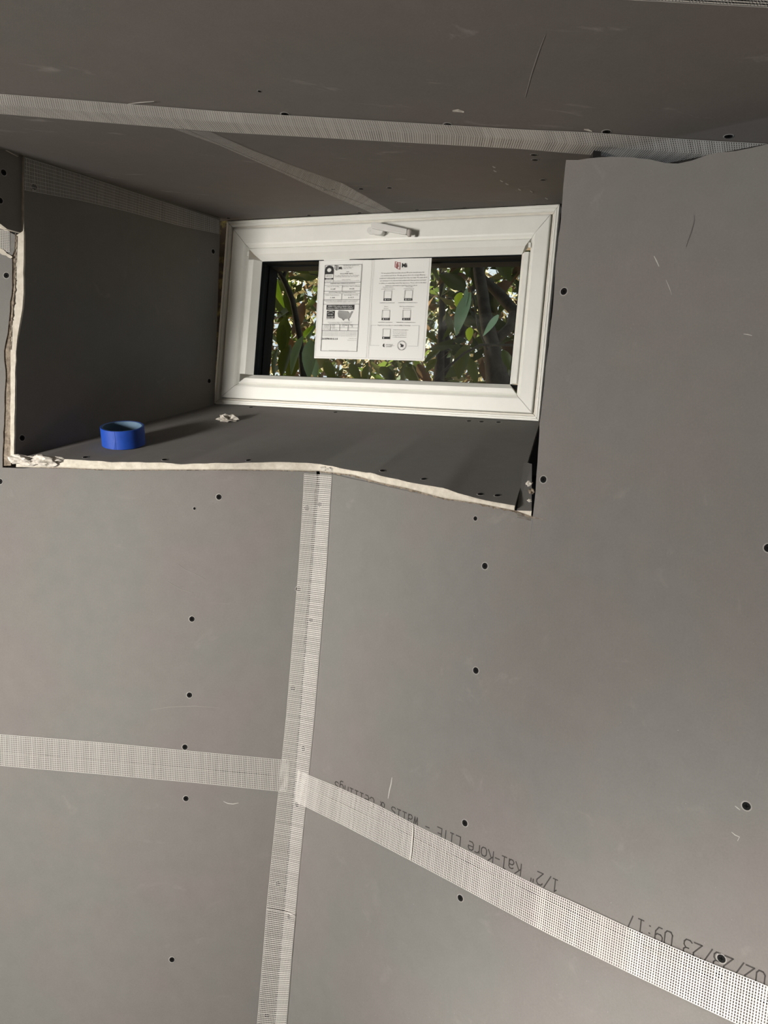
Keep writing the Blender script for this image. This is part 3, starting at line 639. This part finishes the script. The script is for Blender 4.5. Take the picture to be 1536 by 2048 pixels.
tubeprism('rosette', cap(757, 462, 14, 7.5, -.03), .005, .010, HANDLE, hb)
tubeprism('screw_cap', cap(742, 461.5, .1, 1.1, 0, 5), .010, .0105, INKG, hb, .0001)
tubeprism('spindle_housing', cap(758, 464, 5, 8, .15), .010, .022, HANDLE, hb)
lev = [(745, 449), (748, 446.2), (754, 446.8), (812, 459.5), (818, 461), (818, 468), (815, 471.5), (808, 470.5), (752, 460), (745, 457.5)]
lv = tubeprism('lever', lev, .022, .031, HANDLE, hb, .0015)
box('lever_end', wpx(818.5, 466.5, .0255), WU * .0030, V((0, 0, .0060)), WN * .0045, plain('pinkish_worn_plastic', (.48, .44, .40), .5), hb, .0008)
# foam packing at the frame sides
def foam(pts, o, nm='foam_packing'):
    q = [Plane(wpt(0, 0, o), WN)(x, y) for x, y in pts]; slab(nm, jag(q, .006, .0012, 5, WN), WN, .03, FOAM, FOAM, wi)
foam([(438, 440), (461, 440), (455, 520), (448, 620), (440, 700), (432, 806), (427, 806), (434, 620)], -.006)
foam([(1114, 425), (1140, 425), (1100, 850), (1076, 846), (1090, 720)], -.012)

# ------------------------------------------------------------ label sheet on the glass
LG = Plane(wpt(0, 0, GI + .0012), WN)
TLc, TRc, BRc, BLc = LG(638.8, 518), LG(864, 511), LG(849, 722), LG(628.5, 716.5)
ex_ = (TRc - TLc); LWd = ex_.length; ex_.normalize(); ey_ = (BLc - TLc); ey_ = (ey_ - ex_ * ey_.dot(ex_)); LHt = ey_.length; ey_.normalize()
lb = empty('label_sheet', TLc); tag(lb, 'white printed paper sheet with a ratings table, stuck inside the window glass', 'label')
def lp(x, y, o=0.0):       # x,y as fractions of the sheet
    return TLc + (TRc - TLc) * (x * (1 - y)) + (BRc - BLc) * (x * y) + (BLc - TLc) * y + WN * o
vs, fs = [], []
for i in range(13):
    for j in range(11):
        x, y = i / 12, j / 10; vs.append(lp(x, y, .0006 + .0012 * noise.noise(V((x * 3, y * 6, 0)))) - TLc)
fs = [(i * 11 + j, i * 11 + j + 1, (i + 1) * 11 + j + 1, (i + 1) * 11 + j) for i in range(12) for j in range(10)]
mesh('sheet', vs, fs, SHEET, lb, True)
PO = .0022
class Ink:
    def __init__(s): s.v = []; s.f = []
    def poly(s, pts, o=PO): q = len(s.v); s.v += [lp(x, y, o) - TLc for x, y in pts]; s.f.append(tuple(range(q, q + len(pts))))
    def rect(s, x0, y0, x1, y1, o=PO): s.poly([(x0, y0), (x1, y0), (x1, y1), (x0, y1)], o)
    def line(s, a, b, w=.0028, o=PO):
        dx, dy = b[0] - a[0], b[1] - a[1]; l = math.hypot(dx, dy); nx, ny = -dy / l * w / 2, dx / l * w / 2
        s.poly([(a[0] + nx, a[1] + ny), (b[0] + nx, b[1] + ny), (b[0] - nx, b[1] - ny), (a[0] - nx, a[1] - ny)], o)
    def frame(s, x0, y0, x1, y1, w=.0028):
        s.line((x0, y0), (x1, y0), w); s.line((x1, y0), (x1, y1), w); s.line((x1, y1), (x0, y1), w); s.line((x0, y1), (x0, y0), w)
    def text(s, t, x, y, h, wd=None, align='L', bold=False, o=PO, vert=False):
        """t set with its baseline at y, cap height h, optionally squeezed to width wd"""
        c = bpy.data.curves.new('t', 'FONT'); c.body = t; c.size = 1; c.resolution_u = 1
        if bold: c.offset = .018
        ob = bpy.data.objects.new('t', c); COL.objects.link(ob); dg = bpy.context.evaluated_depsgraph_get(); me = bpy.data.meshes.new_from_object(ob.evaluated_get(dg))
        if me.vertices:
            xs = [v.co.x for v in me.vertices]; lo, hi = min(xs), max(xs); k = h / .69; W = (hi - lo) * k * (LHt / LWd)
            kx = k * LHt / LWd
            if wd: kx *= wd / W; W = wd
            off = x - (W / 2 if align == 'C' else (W if align == 'R' else 0)); q = len(s.v)
            s.v += [lp(off + (v.co.x - lo) * kx, y - v.co.y * k, o) - TLc for v in me.vertices]
            s.f += [tuple(q + i for i in p.vertices) for p in me.polygons]
        bpy.data.objects.remove(ob); bpy.data.curves.remove(c); bpy.data.meshes.remove(me)
    def build(s, name, mat): return mesh(name, s.v, s.f, mat, lb)
K, Q, R_, Wt = Ink(), Ink(), Ink(), Ink()
# coordinates measured on a 240 x 230 px crop of the sheet
def X(px, py=None): return px
# left ratings box:  x .062..0.398,  y .065...875 (fractions)
L0, L1, T0, B1 = .062, .398, .068, .925
K.frame(L0, T0, L1, B1, .0035)
K.poly([(L0 + .002, .158), (L0 + .002, .112)] + [(L0 + .041 - .039 * math.cos(a), .112 - .040 * math.sin(a)) for a in [math.pi * k / 10 for k in range(11)]] + [(L0 + .080, .158)])
for k in range(26):
    a0, a1 = 2 * math.pi * k / 26, 2 * math.pi * (k + 1) / 26; rr = .024 if k % 2 else .018
    Wt.poly([(L0 + .041, .117), (L0 + .041 + rr * math.cos(a0), .117 + rr * math.sin(a0)), (L0 + .041 + .018 * math.cos(a1), .117 + .018 * math.sin(a1))], PO + .0002)
K.rect(L0, .196, L0 + .082, .211); K.line((L0 + .082, T0 + .05), (L0 + .082, .242), .002)
Q.text('CERTIFIED', L0 + .012, .182, .012, .058); Wt.text('CERTIFIED', L0 + .014, .209, .010, .054, o=PO + .0002); Q.text('National Fenestration', L0 + .008, .222, .007, .066); Q.text('Rating Council', L0 + .014, .234, .007, .05)
Ld = [(.153, .07), (.168, .075), (.168, .112), (.153, .107)]
for A, B in zip(Ld, Ld[1:] + Ld[:1]): Q.line(A, B, .004)
for A, B in zip([(.166, .078), (.180, .074), (.180, .117), (.166, .121)], [(.180, .074), (.180, .117), (.166, .121), (.166, .078)]): Q.line(A, B, .004)
K.text('Mi', .190, .112, .026, bold=True)
Q.text('MI Windows and Doors', .232, .081, .011, .140); Q.text('650 West Market St.', .232, .097, .009, .09); Q.text('Gratz, PA 17030', .232, .109, .009, .075)
K.text('1650', .262, .143, .010, .025); K.text('MI HOPPER VINYL', .205, .162, .012, .120)
Q.text('Glass: 1/8 in. LOW-E Annealed / 1/8 in. Clear Annealed', .155, .178, .009, .225); Q.text('LOW-E Argon filled warm edge spacer, no grids', .163, .190, .009, .205)
Q.text('ENERGY RATINGS', .225, .219, .007, .08); Q.text('These ratings are determined for a fixed set of conditions', .150, .231, .007, .235)
K.line((L0, .242), (L1, .242), .0035); K.text('ENERGY PERFORMANCE RATINGS', .122, .257, .010, .225); K.line((L0, .270), (L1, .270), .0022)
K.text('U-Factor (U.S./I-P)', .085, .286, .009, .115); K.text('Solar Heat Gain Coefficient', .230, .286, .009, .163)
K.text('0.24', .124, .314, .015, .042); K.text('0.24', .298, .314, .015, .042); K.line((.230, .270), (.230, .328), .0024); K.line((L0, .328), (L1, .328), .0035)
K.text('ADDITIONAL PERFORMANCE RATINGS', .108, .344, .010, .250); K.line((L0, .354), (L1, .354), .0022)
K.text('Visible Transmittance', .078, .371, .009, .130); K.text('Air Leakage (U.S./I-P)', .252, .371, .009, .128)
K.text('0.44', .124, .399, .015, .042); K.text('\u2264 0.3', .290, .399, .015, .050); K.line((.230, .354), (.230, .412), .0024); K.line((L0, .412), (L1, .412), .0035)
for k in range(3): Q.text('Manufacturer stipulates that these ratings conform to applicable procedures for whole product', L0 + .006 + .012 * k, .423 + .0095 * k, .0065, .322 - .024 * k)
K.line((L0, .458), (L1, .458), .003)
K.rect(.095, .464, .350, .513); Wt.text('ENERGY STAR Certified in Highlighted Regions', .112, .484, .013, .220, o=PO + .0002); Wt.text('Certificado por ENERGY STAR en Regiones Resaltadas', .103, .503, .013, .240, o=PO + .0002)
K.rect(.101, .522, .172, .600); Wt.text('energy', .112, .562, .013, .046, o=PO + .0002)
for k in range(10):
    a, b = math.pi * (.12 + .076 * k), math.pi * (.12 + .076 * (k + 1)); Wt.line((.137 + .031 * math.cos(a), .556 - .026 * math.sin(a)), (.137 + .031 * math.cos(b), .556 - .026 * math.sin(b)), .0025, PO + .0002)
Wt.rect(.103, .580, .170, .582, PO + .0002); Wt.text('ENERGY STAR', .106, .596, .009, .060, o=PO + .0002)
mp = [(.212, .520), (.235, .523), (.262, .525), (.290, .530), (.303, .538), (.306, .552), (.318, .548), (.330, .528), (.338, .530), (.333, .550), (.325, .562), (.322, .585), (.312, .594), (.308, .600), (.314, .622), (.310, .624), (.302, .602), (.282, .603), (.268, .606), (.262, .620), (.256, .618), (.246, .600), (.236, .598), (.226, .592), (.212, .584), (.208, .568), (.205, .545)]
for A, B in zip(mp, mp[1:] + mp[:1]): Q.line(A, B, .0022)
def inside(p):
    c = False; n = len(mp)
    for i in range(n):
        a, b = mp[i], mp[i - 1]
        if (a[1] > p[1]) != (b[1] > p[1]) and p[0] < (b[0] - a[0]) * (p[1] - a[1]) / (b[1] - a[1]) + a[0]: c = not c
    return c
for k in range(-30, 46):          # hatching of the map
    run = None
    for j in range(61):
        t = j / 60; p = (.18 + k * .0056 + .06 * (1 - t) , .515 + .115 * t)
        if inside(p): run = run or p; last = p
        elif run:
            if run != last: K.line(run, last, .0022)
            run = None
Q.text('ENERGY STAR certified', .100, .612, .006, .07); Q.rect(.265, .634, .340, .636)
for k in range(3): Q.text('Visit the energy website for details on certified regions and products', .115 + .01 * k, .640 + .011 * k, .0075, .20)
K.line((L0, .660), (L1, .660), .0035)
for x in (.140, .228, .306): K.line((x, .660), (x, .722), .003)
Q.line((L0 + .08, .692), (L1, .692), .002); K.line((L0, .722), (L1, .722), .0035)
for x, a in ((.080, ('AAMA', 'CLASS', 'H-PG50', '36 x 24')), (.158, ('DP', '+50', '-50', 'Tested size')), (.247, ('WATER', '7.5', '', '')), (.325, ('AIR', '.3', '', ''))):
    for k, t in enumerate(a):
        if t: K.text(t, x, .671 + .0145 * k, .0085, .05 if len(t) > 3 else .025)
for k in range(4): Q.text('This product has been manufactured and tested to the requirements of the listed standard and meets', L0 + .006, .737 + .0125 * k, .0075, .318)
K.text('261374133.5.1.5', L0 + .002, .812, .017, .152, bold=True); Q.text('Produced for order', .320, .800, .007, .07); Q.text('Manufactured in line', .308, .818, .007, .082)
Q.text('Remove label after final inspection, for warranty information see literature', .140, .920, .0065, .18)
# right-hand sheet
for A, B, C_, D in ((.012, .022, .488, .985), (.505, .022, .985, .985)): Q.frame(A, B, C_, D, .0012)
for sgn in (0, 1):
    pts = [(.692, .050), (.714, .058), (.714, .110), (.692, .104)] if sgn == 0 else [(.708, .066), (.735, .060), (.735, .128), (.708, .116)]
    for A, B in zip(pts, pts[1:] + pts[:1]): R_.line(A, B, .0042)
for A, B in zip([(.692, .104), (.706, .108)], [(.706, .108), (.710, .118)]): R_.line(A, B, .004)
R_.line((.704, .070), (.704, .104), .003); R_.line((.722, .078), (.722, .104), .003)
K.text('Mi', .752, .108, .040, bold=True)
para = ['We are pleased that you have chosen MI as the manufacturer for', 'your windows and doors. We take great pride in the energy efficiency,', 'quality and craftsmanship of every product that we make. We want all of',
        'our customers to be informed and satisfied with their purchase and want', 'to deliver an outstanding ownership experience. Please refer to the links', 'below for information regarding your products.']
for k, (t, wd_, xx) in enumerate(zip(para, (.375, .385, .41, .40, .405, .275), (.575, .573, .563, .567, .562, .622))): Q.text(t, xx, .165 + .0245 * k, .0125, wd_)
def plate(x, y, cap1, cap2, url, ul):
    # scan code itself left out: plain rounded plate with the black caption bar below it
    Q.frame(x, y, x + .066, y + .076, .0026); K.rect(x - .001, y + .074, x + .067, y + .098); Wt.rect(x + .012, y + .079, x + .018, y + .094, PO + .0002); Wt.text('SCAN ME', x + .026, y + .090, .009, .034, o=PO + .0002)
    Q.text(cap1, x + .033, y - .030, .0095, len(cap1) * .0056, 'C'); Q.text(cap2, x + .033, y - .012, .0095, len(cap2) * .0056, 'C'); K.text(url, x + .033, y + .121, .0095, ul, 'C')
plate(.612, .330, 'View Installation', 'and Care Instructions', 'miwindows.com/install', .128)
plate(.792, .330, 'Contact MI', 'Customer Support', 'miwindows.com/contact', .165)
plate(.606, .518, 'Make a', 'Request', 'miwindows.com/service', .128)
plate(.787, .518, 'Find Care & Maintenance', 'Information', 'miwindows.com/maintenance', .165)
for A, B in (((.515, .665), (.560, .665)), ((.875, .665), (.935, .665)), ((.935, .665), (.935, .862)), ((.935, .862), (.850, .862)), ((.735, .862), (.700, .862)), ((.600, .862), (.515, .862)), ((.515, .862), (.515, .665))): Q.line(A, B, .0018)
Q.text('Register your product to extend validity of warranty', .575, .670, .0125, .285)
Q.frame(.622, .700, .688, .776, .0026); K.rect(.621, .776, .687, .798); Wt.rect(.632, .780, .638, .794, PO + .0002)
K.text('miwindows.com/register', .712, .712, .0095, .135)
for k in range(4): Q.text(['For your convenience', 'You may also register by', 'visiting the MI website', 'or calling customer service'][k], .712, .732 + .0165 * k, .0095, .12)
K.poly([(.632, .850), (.640, .842), (.644, .850), (.638, .860), (.646, .875), (.636, .875), (.630, .866)]); Q.text('LIFETIME WARRANTY', .655, .860, .012, .065); Q.text('LIMITED', .660, .875, .010, .05)
for rr in (.038, .033):
    for k in range(24):
        a, b = 2 * math.pi * k / 24, 2 * math.pi * (k + 1) / 24; asp = LWd / LHt
        Q.line((.797 + rr * math.cos(a), .858 + rr * asp * math.sin(a)), (.797 + rr * math.cos(b), .858 + rr * asp * math.sin(b)), .0022)
K.poly([(.780, .838), (.797, .848), (.812, .852), (.806, .866), (.810, .874), (.784, .874), (.790, .864)])
K.build('black_print', INK)['kind'] = 'stuff'; Q.build('grey_print', INKG)['kind'] = 'stuff'; R_.build('red_door_emblem', INKR); Wt.build('reversed_print', SHEET)['kind'] = 'stuff'

# ------------------------------------------------------------ roll of blue masking tape on the sill
RR = .0345
ctr_b = SIL(248, 889); q1, q2 = SIL(290, 893), SIL(247, 880)
sn = (q1 - ctr_b).cross(q2 - ctr_b).normalized()
if sn.z < 0: sn = -sn
roll = empty('masking_tape_roll', ctr_b + sn * .0008); tag(roll, 'nearly used roll of blue masking tape standing on the grey sill', 'tape roll')
dst = ctr_b.length; RR = 41.5 / 1500 * ctr_b.y; HH = 37.0 / 1500 * ctr_b.y
def lathe(name, prof, mat, parent, K_=48):
    vs, fs = [], []; n = len(prof)
    for k in range(K_):
        a = 2 * math.pi * k / K_; vs += [(r * math.cos(a), r * math.sin(a), z) for r, z in prof]
    for k in range(K_):
        k2 = (k + 1) % K_
        for i in range(n): j = (i + 1) % n; fs.append((k * n + i, k2 * n + i, k2 * n + j, k * n + j))
    o = mesh(name, vs, fs, mat, parent, True)
    try: o.data.set_sharp_from_angle(angle=.6)
    except Exception: pass
    return o
a = lathe('tape_layers', [(RR, .0004), (RR + .0001, HH * .5), (RR, HH - .0004), (RR - .0005, HH), (RR - .0018, HH), (RR - .0018, 0), (RR - .0005, 0)], BLUE, roll)
b = lathe('cardboard_core', [(RR - .0018, .0004), (RR - .0018, HH - .0003), (RR - .0042, HH - .0003), (RR - .0042, .0004)], CORE, roll)
a0 = math.radians(-95); t_ = [(RR + .0004)]
vs = [((RR + .0004) * math.cos(a0 + d), (RR + .0004) * math.sin(a0 + d), z) for d in (0, .10, .22) for z in (.0005, HH * .55, HH - .0008)]
vs[3] = tuple(x * 1.02 for x in vs[3][:2]) + (vs[3][2],)
c = mesh('loose_tape_end', vs, [(0, 3, 4, 1), (1, 4, 5, 2), (3, 6, 7, 4), (4, 7, 8, 5)], BLUE, roll)
roll.rotation_euler = sn.to_track_quat('Z', 'Y').to_euler()

# ------------------------------------------------------------ garden outside the window
def tube(bm_v, bm_f, pts, rads, K_=7):
    base = len(bm_v)
    for i, p in enumerate(pts):
        d = (pts[min(i + 1, len(pts) - 1)] - pts[max(i - 1, 0)]).normalized(); s = d.cross(V((0, 1, .1))).normalized(); t = d.cross(s)
        for k in range(K_):
            a = 2 * math.pi * k / K_; bm_v.append(p + (s * math.cos(a) + t * math.sin(a)) * rads[i])
        if i:
            for k in range(K_): k2 = (k + 1) % K_; bm_f.append((base + (i - 1) * K_ + k, base + (i - 1) * K_ + k2, base + i * K_ + k2, base + i * K_ + k))
def stem(name, pix, y, wpx, parent, kk=5):
    """wood running through sight points at distance y"""
    pts = [dep(px, py, y + dy) for px, py, dy in pix]; P = []; Rr = []
    n = len(pts)
    for i in range(n - 1):
        for k in range(kk):
            t = k / kk; P.append(lerp(pts[i], pts[i + 1], t) + V((noise.noise(V((i + t, pix[0][0] * .01, 0))), 0, 0)) * .008); Rr.append(lerp(wpx[i], wpx[i + 1], t) / 2 / 1500 * y)
    P.append(pts[-1]); Rr.append(wpx[-1] / 2 / 1500 * y); vs, fs = [], []; tube(vs, fs, P, Rr)
    return mesh(name, vs, fs, BARK, parent, True)
leafme = []
for v_ in range(4):
    vs, fs = [], []; n = 5; wd_ = (.34, .42, .28, .5)[v_]; bend = (.15, .3, .4, .1)[v_]
    for i in range(n + 1):
        t = i / n; w_ = wd_ * .5 * math.sin(math.pi * min(1, t * .93 + .04)) ** .8 * (1.1 - .3 * t); z = -bend * t * t
        vs += [(t, -w_, z + w_ * .35), (t, 0, z), (t, w_, z + w_ * .35)]
        if i: b_ = 3 * i; fs += [(b_ - 3, b_, b_ + 1, b_ - 2), (b_ - 2, b_ + 1, b_ + 2, b_ - 1)]
    for mi_, m in enumerate(LEAFS):
        me = bpy.data.meshes.new('leaf'); me.from_pydata(vs, [], fs); me.update(); me.materials.append(m)
        for p in me.polygons: p.use_smooth = True
        leafme.append(me)
def leaf(parent, base_, tip, v_, m, roll_=0.0, name='leaf'):
    d = tip - base_; o = bpy.data.objects.new(name, leafme[v_ * 5 + m]); COL.objects.link(o); o.parent = parent
    L = d.length; x = d.normalized(); z = V((-.25, -.9, .3)); z = (z - x * z.dot(x)).normalized(); z = Matrix.Rotation(roll_, 3, x) @ z; y = z.cross(x)
    o.matrix_basis = Matrix(((x.x * L, y.x * L, z.x * L, base_.x), (x.y * L, y.y * L, z.y * L, base_.y), (x.z * L, y.z * L, z.z * L, base_.z), (0, 0, 0, 1))); return o
GZ = -.35
rng = random.Random(21)
def gap(px, py):      # openings in the leaf cover where the sky shows
    return any((px - a) ** 2 + (py - b) ** 2 < c * c for a, b, c in ((992, 533, 19), (1001, 548, 9), (913, 572, 9), (894, 571, 7), (1014, 555, 7), (968, 586, 6), (505, 712, 14), (915, 592, 8)))
def shrub(name, label, stems, pixrect, yr, n, mats, extra=(), size=(.07, .12), stuff=700, ssz=(.05, .10), syr=None):
    t = empty(name, (0, 0, 0)); tag(t, label, 'tree')
    t.location = (0, 0, 0)
    for k, (pix, y, wpx) in enumerate(stems): stem('trunk' if k == 0 else 'branch', pix, y, wpx, t)
    for (b0, t0_, y, v_, m, ro) in extra: leaf(t, dep(*b0, y), dep(*t0_, y - .03), v_, m, ro)
    for k in range(n):
        px, py, y = rng.uniform(pixrect[0], pixrect[2]), rng.uniform(pixrect[1], pixrect[3]), rng.uniform(*yr)
        if gap(px, py): continue
        b0 = dep(px, py, y); a = rng.uniform(0, 6.28); L = rng.uniform(*size)
        d = V((math.cos(a) * .8, rng.uniform(-.5, .5), math.sin(a) * .8 - .45)).normalized() * L
        leaf(t, b0, b0 + d, rng.randrange(4), rng.choice(mats), rng.uniform(-1.2, 1.2))
    vs, fs, mi_ = [], [], []
    syr = syr or (yr[1], yr[1] + .5)
    for k in range(stuff):
        px, py, y = rng.uniform(pixrect[0] - 10, pixrect[2] + 10), rng.uniform(pixrect[1] - 90, pixrect[3] + 60), rng.uniform(*syr)
        if gap(px, py): continue
        b0 = dep(px, py, y); d = V((rng.uniform(-1, 1), rng.uniform(-1, 1), rng.uniform(-1.2, .6))).normalized() * rng.uniform(*ssz); s = d.cross(V((rng.uniform(-1, 1), rng.uniform(-1, 1), rng.uniform(-1, 1)))).normalized() * d.length * rng.uniform(.14, .24)
        q = len(vs); vs += [b0, b0 + d * .45 + s, b0 + d, b0 + d * .45 - s]; fs.append((q, q + 1, q + 2, q + 3)); mi_.append(rng.randrange(3))
    o = mesh('foliage', vs, fs, LEAFS[:3], t, False, mi_); o['kind'] = 'stuff'
    return t
shrub('laurel_tree', 'forked dark tree at the right of the window view with drooping leaves',
      [([(1003, 800, 0), (985, 700, 0), (968, 610, 0), (958, 540, .05), (965, 440, .1)], 2.45, [58, 34, 24, 24, 20]),
       ([(985, 690, 0), (1020, 655, 0), (1030, 625, .05), (1000, 590, .1), (960, 550, .1)], 2.47, [20, 20, 22, 24, 16]),
       ([(975, 700, -.1), (955, 650, -.1), (948, 600, -.1), (935, 560, -.1)], 2.40, [4, 3, 3, 2]),
       ([(870, 760, -.2), (930, 706, -.2), (960, 690, -.2), (1030, 690, -.2)], 2.45, [4, 5, 5, 4])],
      (905, 500, 1060, 780), (2.60, 2.72), 48, [0, 0, 0, 0, 1, 2],
      [((940, 585), (908, 664), 2.3, 0, 4, .2), ((934, 577), (928, 602), 2.3, 2, 4, .2), ((997, 630), (972, 661), 2.3, 2, 4, -.3), ((921, 585), (913, 612), 2.4, 3, 3, .2), ((1002, 553), (1018, 545), 2.4, 2, 3, .1),
       ((894, 625), (905, 668), 2.5, 0, 1, .6), ((940, 655), (938, 680), 2.5, 3, 3, 0), ((985, 660), (990, 695), 2.5, 1, 1, 0), ((933, 690), (915, 755), 2.35, 3, 1, .3), ((935, 715), (955, 762), 2.35, 1, 1, -.2), ((880, 700), (850, 722), 2.4, 3, 1, .4), ((872, 718), (852, 742), 2.4, 3, 1, .1), ((1005, 700), (1025, 740), 2.4, 1, 1, .1), ((935, 500), (932, 545), 2.4, 2, 1, 0), ((995, 515), (1020, 560), 2.35, 3, 0, 0)], stuff=260, syr=(2.66, 2.78))
shrub('slender_tree', 'twin straight dark trunks just right of the label sheet',
      [([(877, 800, 0), (882, 700, 0), (884, 600, 0), (880, 480, .1)], 2.9, [30, 16, 13, 11]),
       ([(900, 800, 0), (895, 740, 0), (893, 680, 0), (886, 640, 0)], 2.92, [24, 20, 16, 10]),
       ([(882, 610, 0), (920, 585, .1), (960, 570, .1)], 2.9, [7, 7, 6]),
       ([(905, 690, .1), (925, 670, .1), (940, 600, .1), (950, 560, .1)], 2.9, [22, 16, 10, 6])],
      (740, 500, 870, 780), (2.98, 3.3), 50, [0, 0, 0, 1, 2], [((760, 735), (790, 760), 2.5, 3, 1, 0), ((810, 735), (835, 765), 2.5, 3, 1, .2), ((790, 740), (770, 770), 2.5, 1, 0, .2), ((700, 728), (720, 760), 2.5, 3, 1, .2), ((735, 730), (725, 765), 2.5, 1, 1, .2), ((650, 720), (668, 757), 2.5, 3, 1, .2)], stuff=260)
shrub('leaning_tree', 'thin leaning tree at the left of the window view with broad bluish leaves',
      [([(615, 790, 0), (602, 680, 0), (585, 600, 0), (560, 545, 0), (535, 490, .05)], 2.3, [20, 12, 12, 10, 9]),
       ([(565, 552, 0), (590, 500, 0)], 2.3, [8, 6]), ([(520, 650, .1), (545, 625, .1), (585, 625, .1)], 2.35, [2, 2.5, 3]), ([(575, 541, -.05), (605, 545, -.05), (640, 552, -.05)], 2.3, [2, 2.5, 2]), ([(540, 540, .1), (560, 560, .1)], 2.35, [2.5, 3]),
       ([(527, 690, 0), (565, 695, 0), (590, 640, 0)], 2.5, [1.5, 2, 2])],
      (505, 505, 660, 770), (2.45, 2.95), 45, [0, 0, 1, 1, 2],
      [((606, 673), (571, 733), 2.15, 2, 4, .1), ((622, 680), (613, 748), 2.12, 1, 4, -.1), ((618, 676), (629, 640), 2.15, 2, 4, 0), ((607, 676), (620, 652), 2.15, 1, 3, 0), ((546, 548), (555, 605), 2.25, 2, 3, .2), ((533, 540), (536, 600), 2.3, 0, 0, 0), ((574, 528), (617, 545), 2.2, 0, 1, .2),
       ((612, 560), (575, 552), 2.25, 0, 0, .3), ((572, 580), (580, 625), 2.35, 0, 0, 0), ((565, 650), (560, 700), 2.35, 1, 0, 0), ((580, 690), (560, 750), 2.3, 3, 0, .3), ((600, 700), (575, 760), 2.4, 3, 1, 0), ((625, 715), (632, 752), 2.2, 1, 4, -.4)], stuff=200, ssz=(.03, .07))
# thicket further back: countless small leaves, plus an added unseen canopy shading the near trees
vs, fs, mi_ = [], [], []
for k in range(42000):
    if k < 30000: px, py, y = rng.uniform(200, 1400), rng.uniform(300, 860), rng.uniform(4.1, 6.5)
    else: px = None
    if px and gap(px, py): continue
    b0 = dep(px, py, y) if px else V((rng.uniform(-3.5, 2.5), rng.uniform(1.9, 3.5), rng.uniform(1.95, 2.8)))
    d = V((rng.uniform(-1, 1), rng.uniform(-1, 1), rng.uniform(-1, 1))).normalized() * (rng.uniform(.035, .09) if px else rng.uniform(.1, .2)); s = d.cross(V((rng.uniform(-1, 1), rng.uniform(-1, 1), rng.uniform(-1, 1)))).normalized() * d.length * .26
    q = len(vs); vs += [b0, b0 + d * .45 + s, b0 + d, b0 + d * .45 - s]; fs.append((q, q + 1, q + 2, q + 3)); mi_.append(rng.choice((0, 0, 0, 1, 2, 2, 3, 3)))
th = mesh('thicket', vs, fs, LEAFS[:3] + [SUNLEAF], None, False, mi_); tag(th, 'dense sunlit leafy thicket filling the background beyond the window trees, with an added shade canopy above them', 'foliage', None, 'stuff')
gd = slab('ground', [V((-8, 1.9, -.9)), V((8, 1.9, -.9)), V((8, 14, -.9)), V((-8, 14, -.9))], (0, 0, 1), .1, PLY, PLY); tag(gd, 'bare earth under the trees outside', kind='structure')
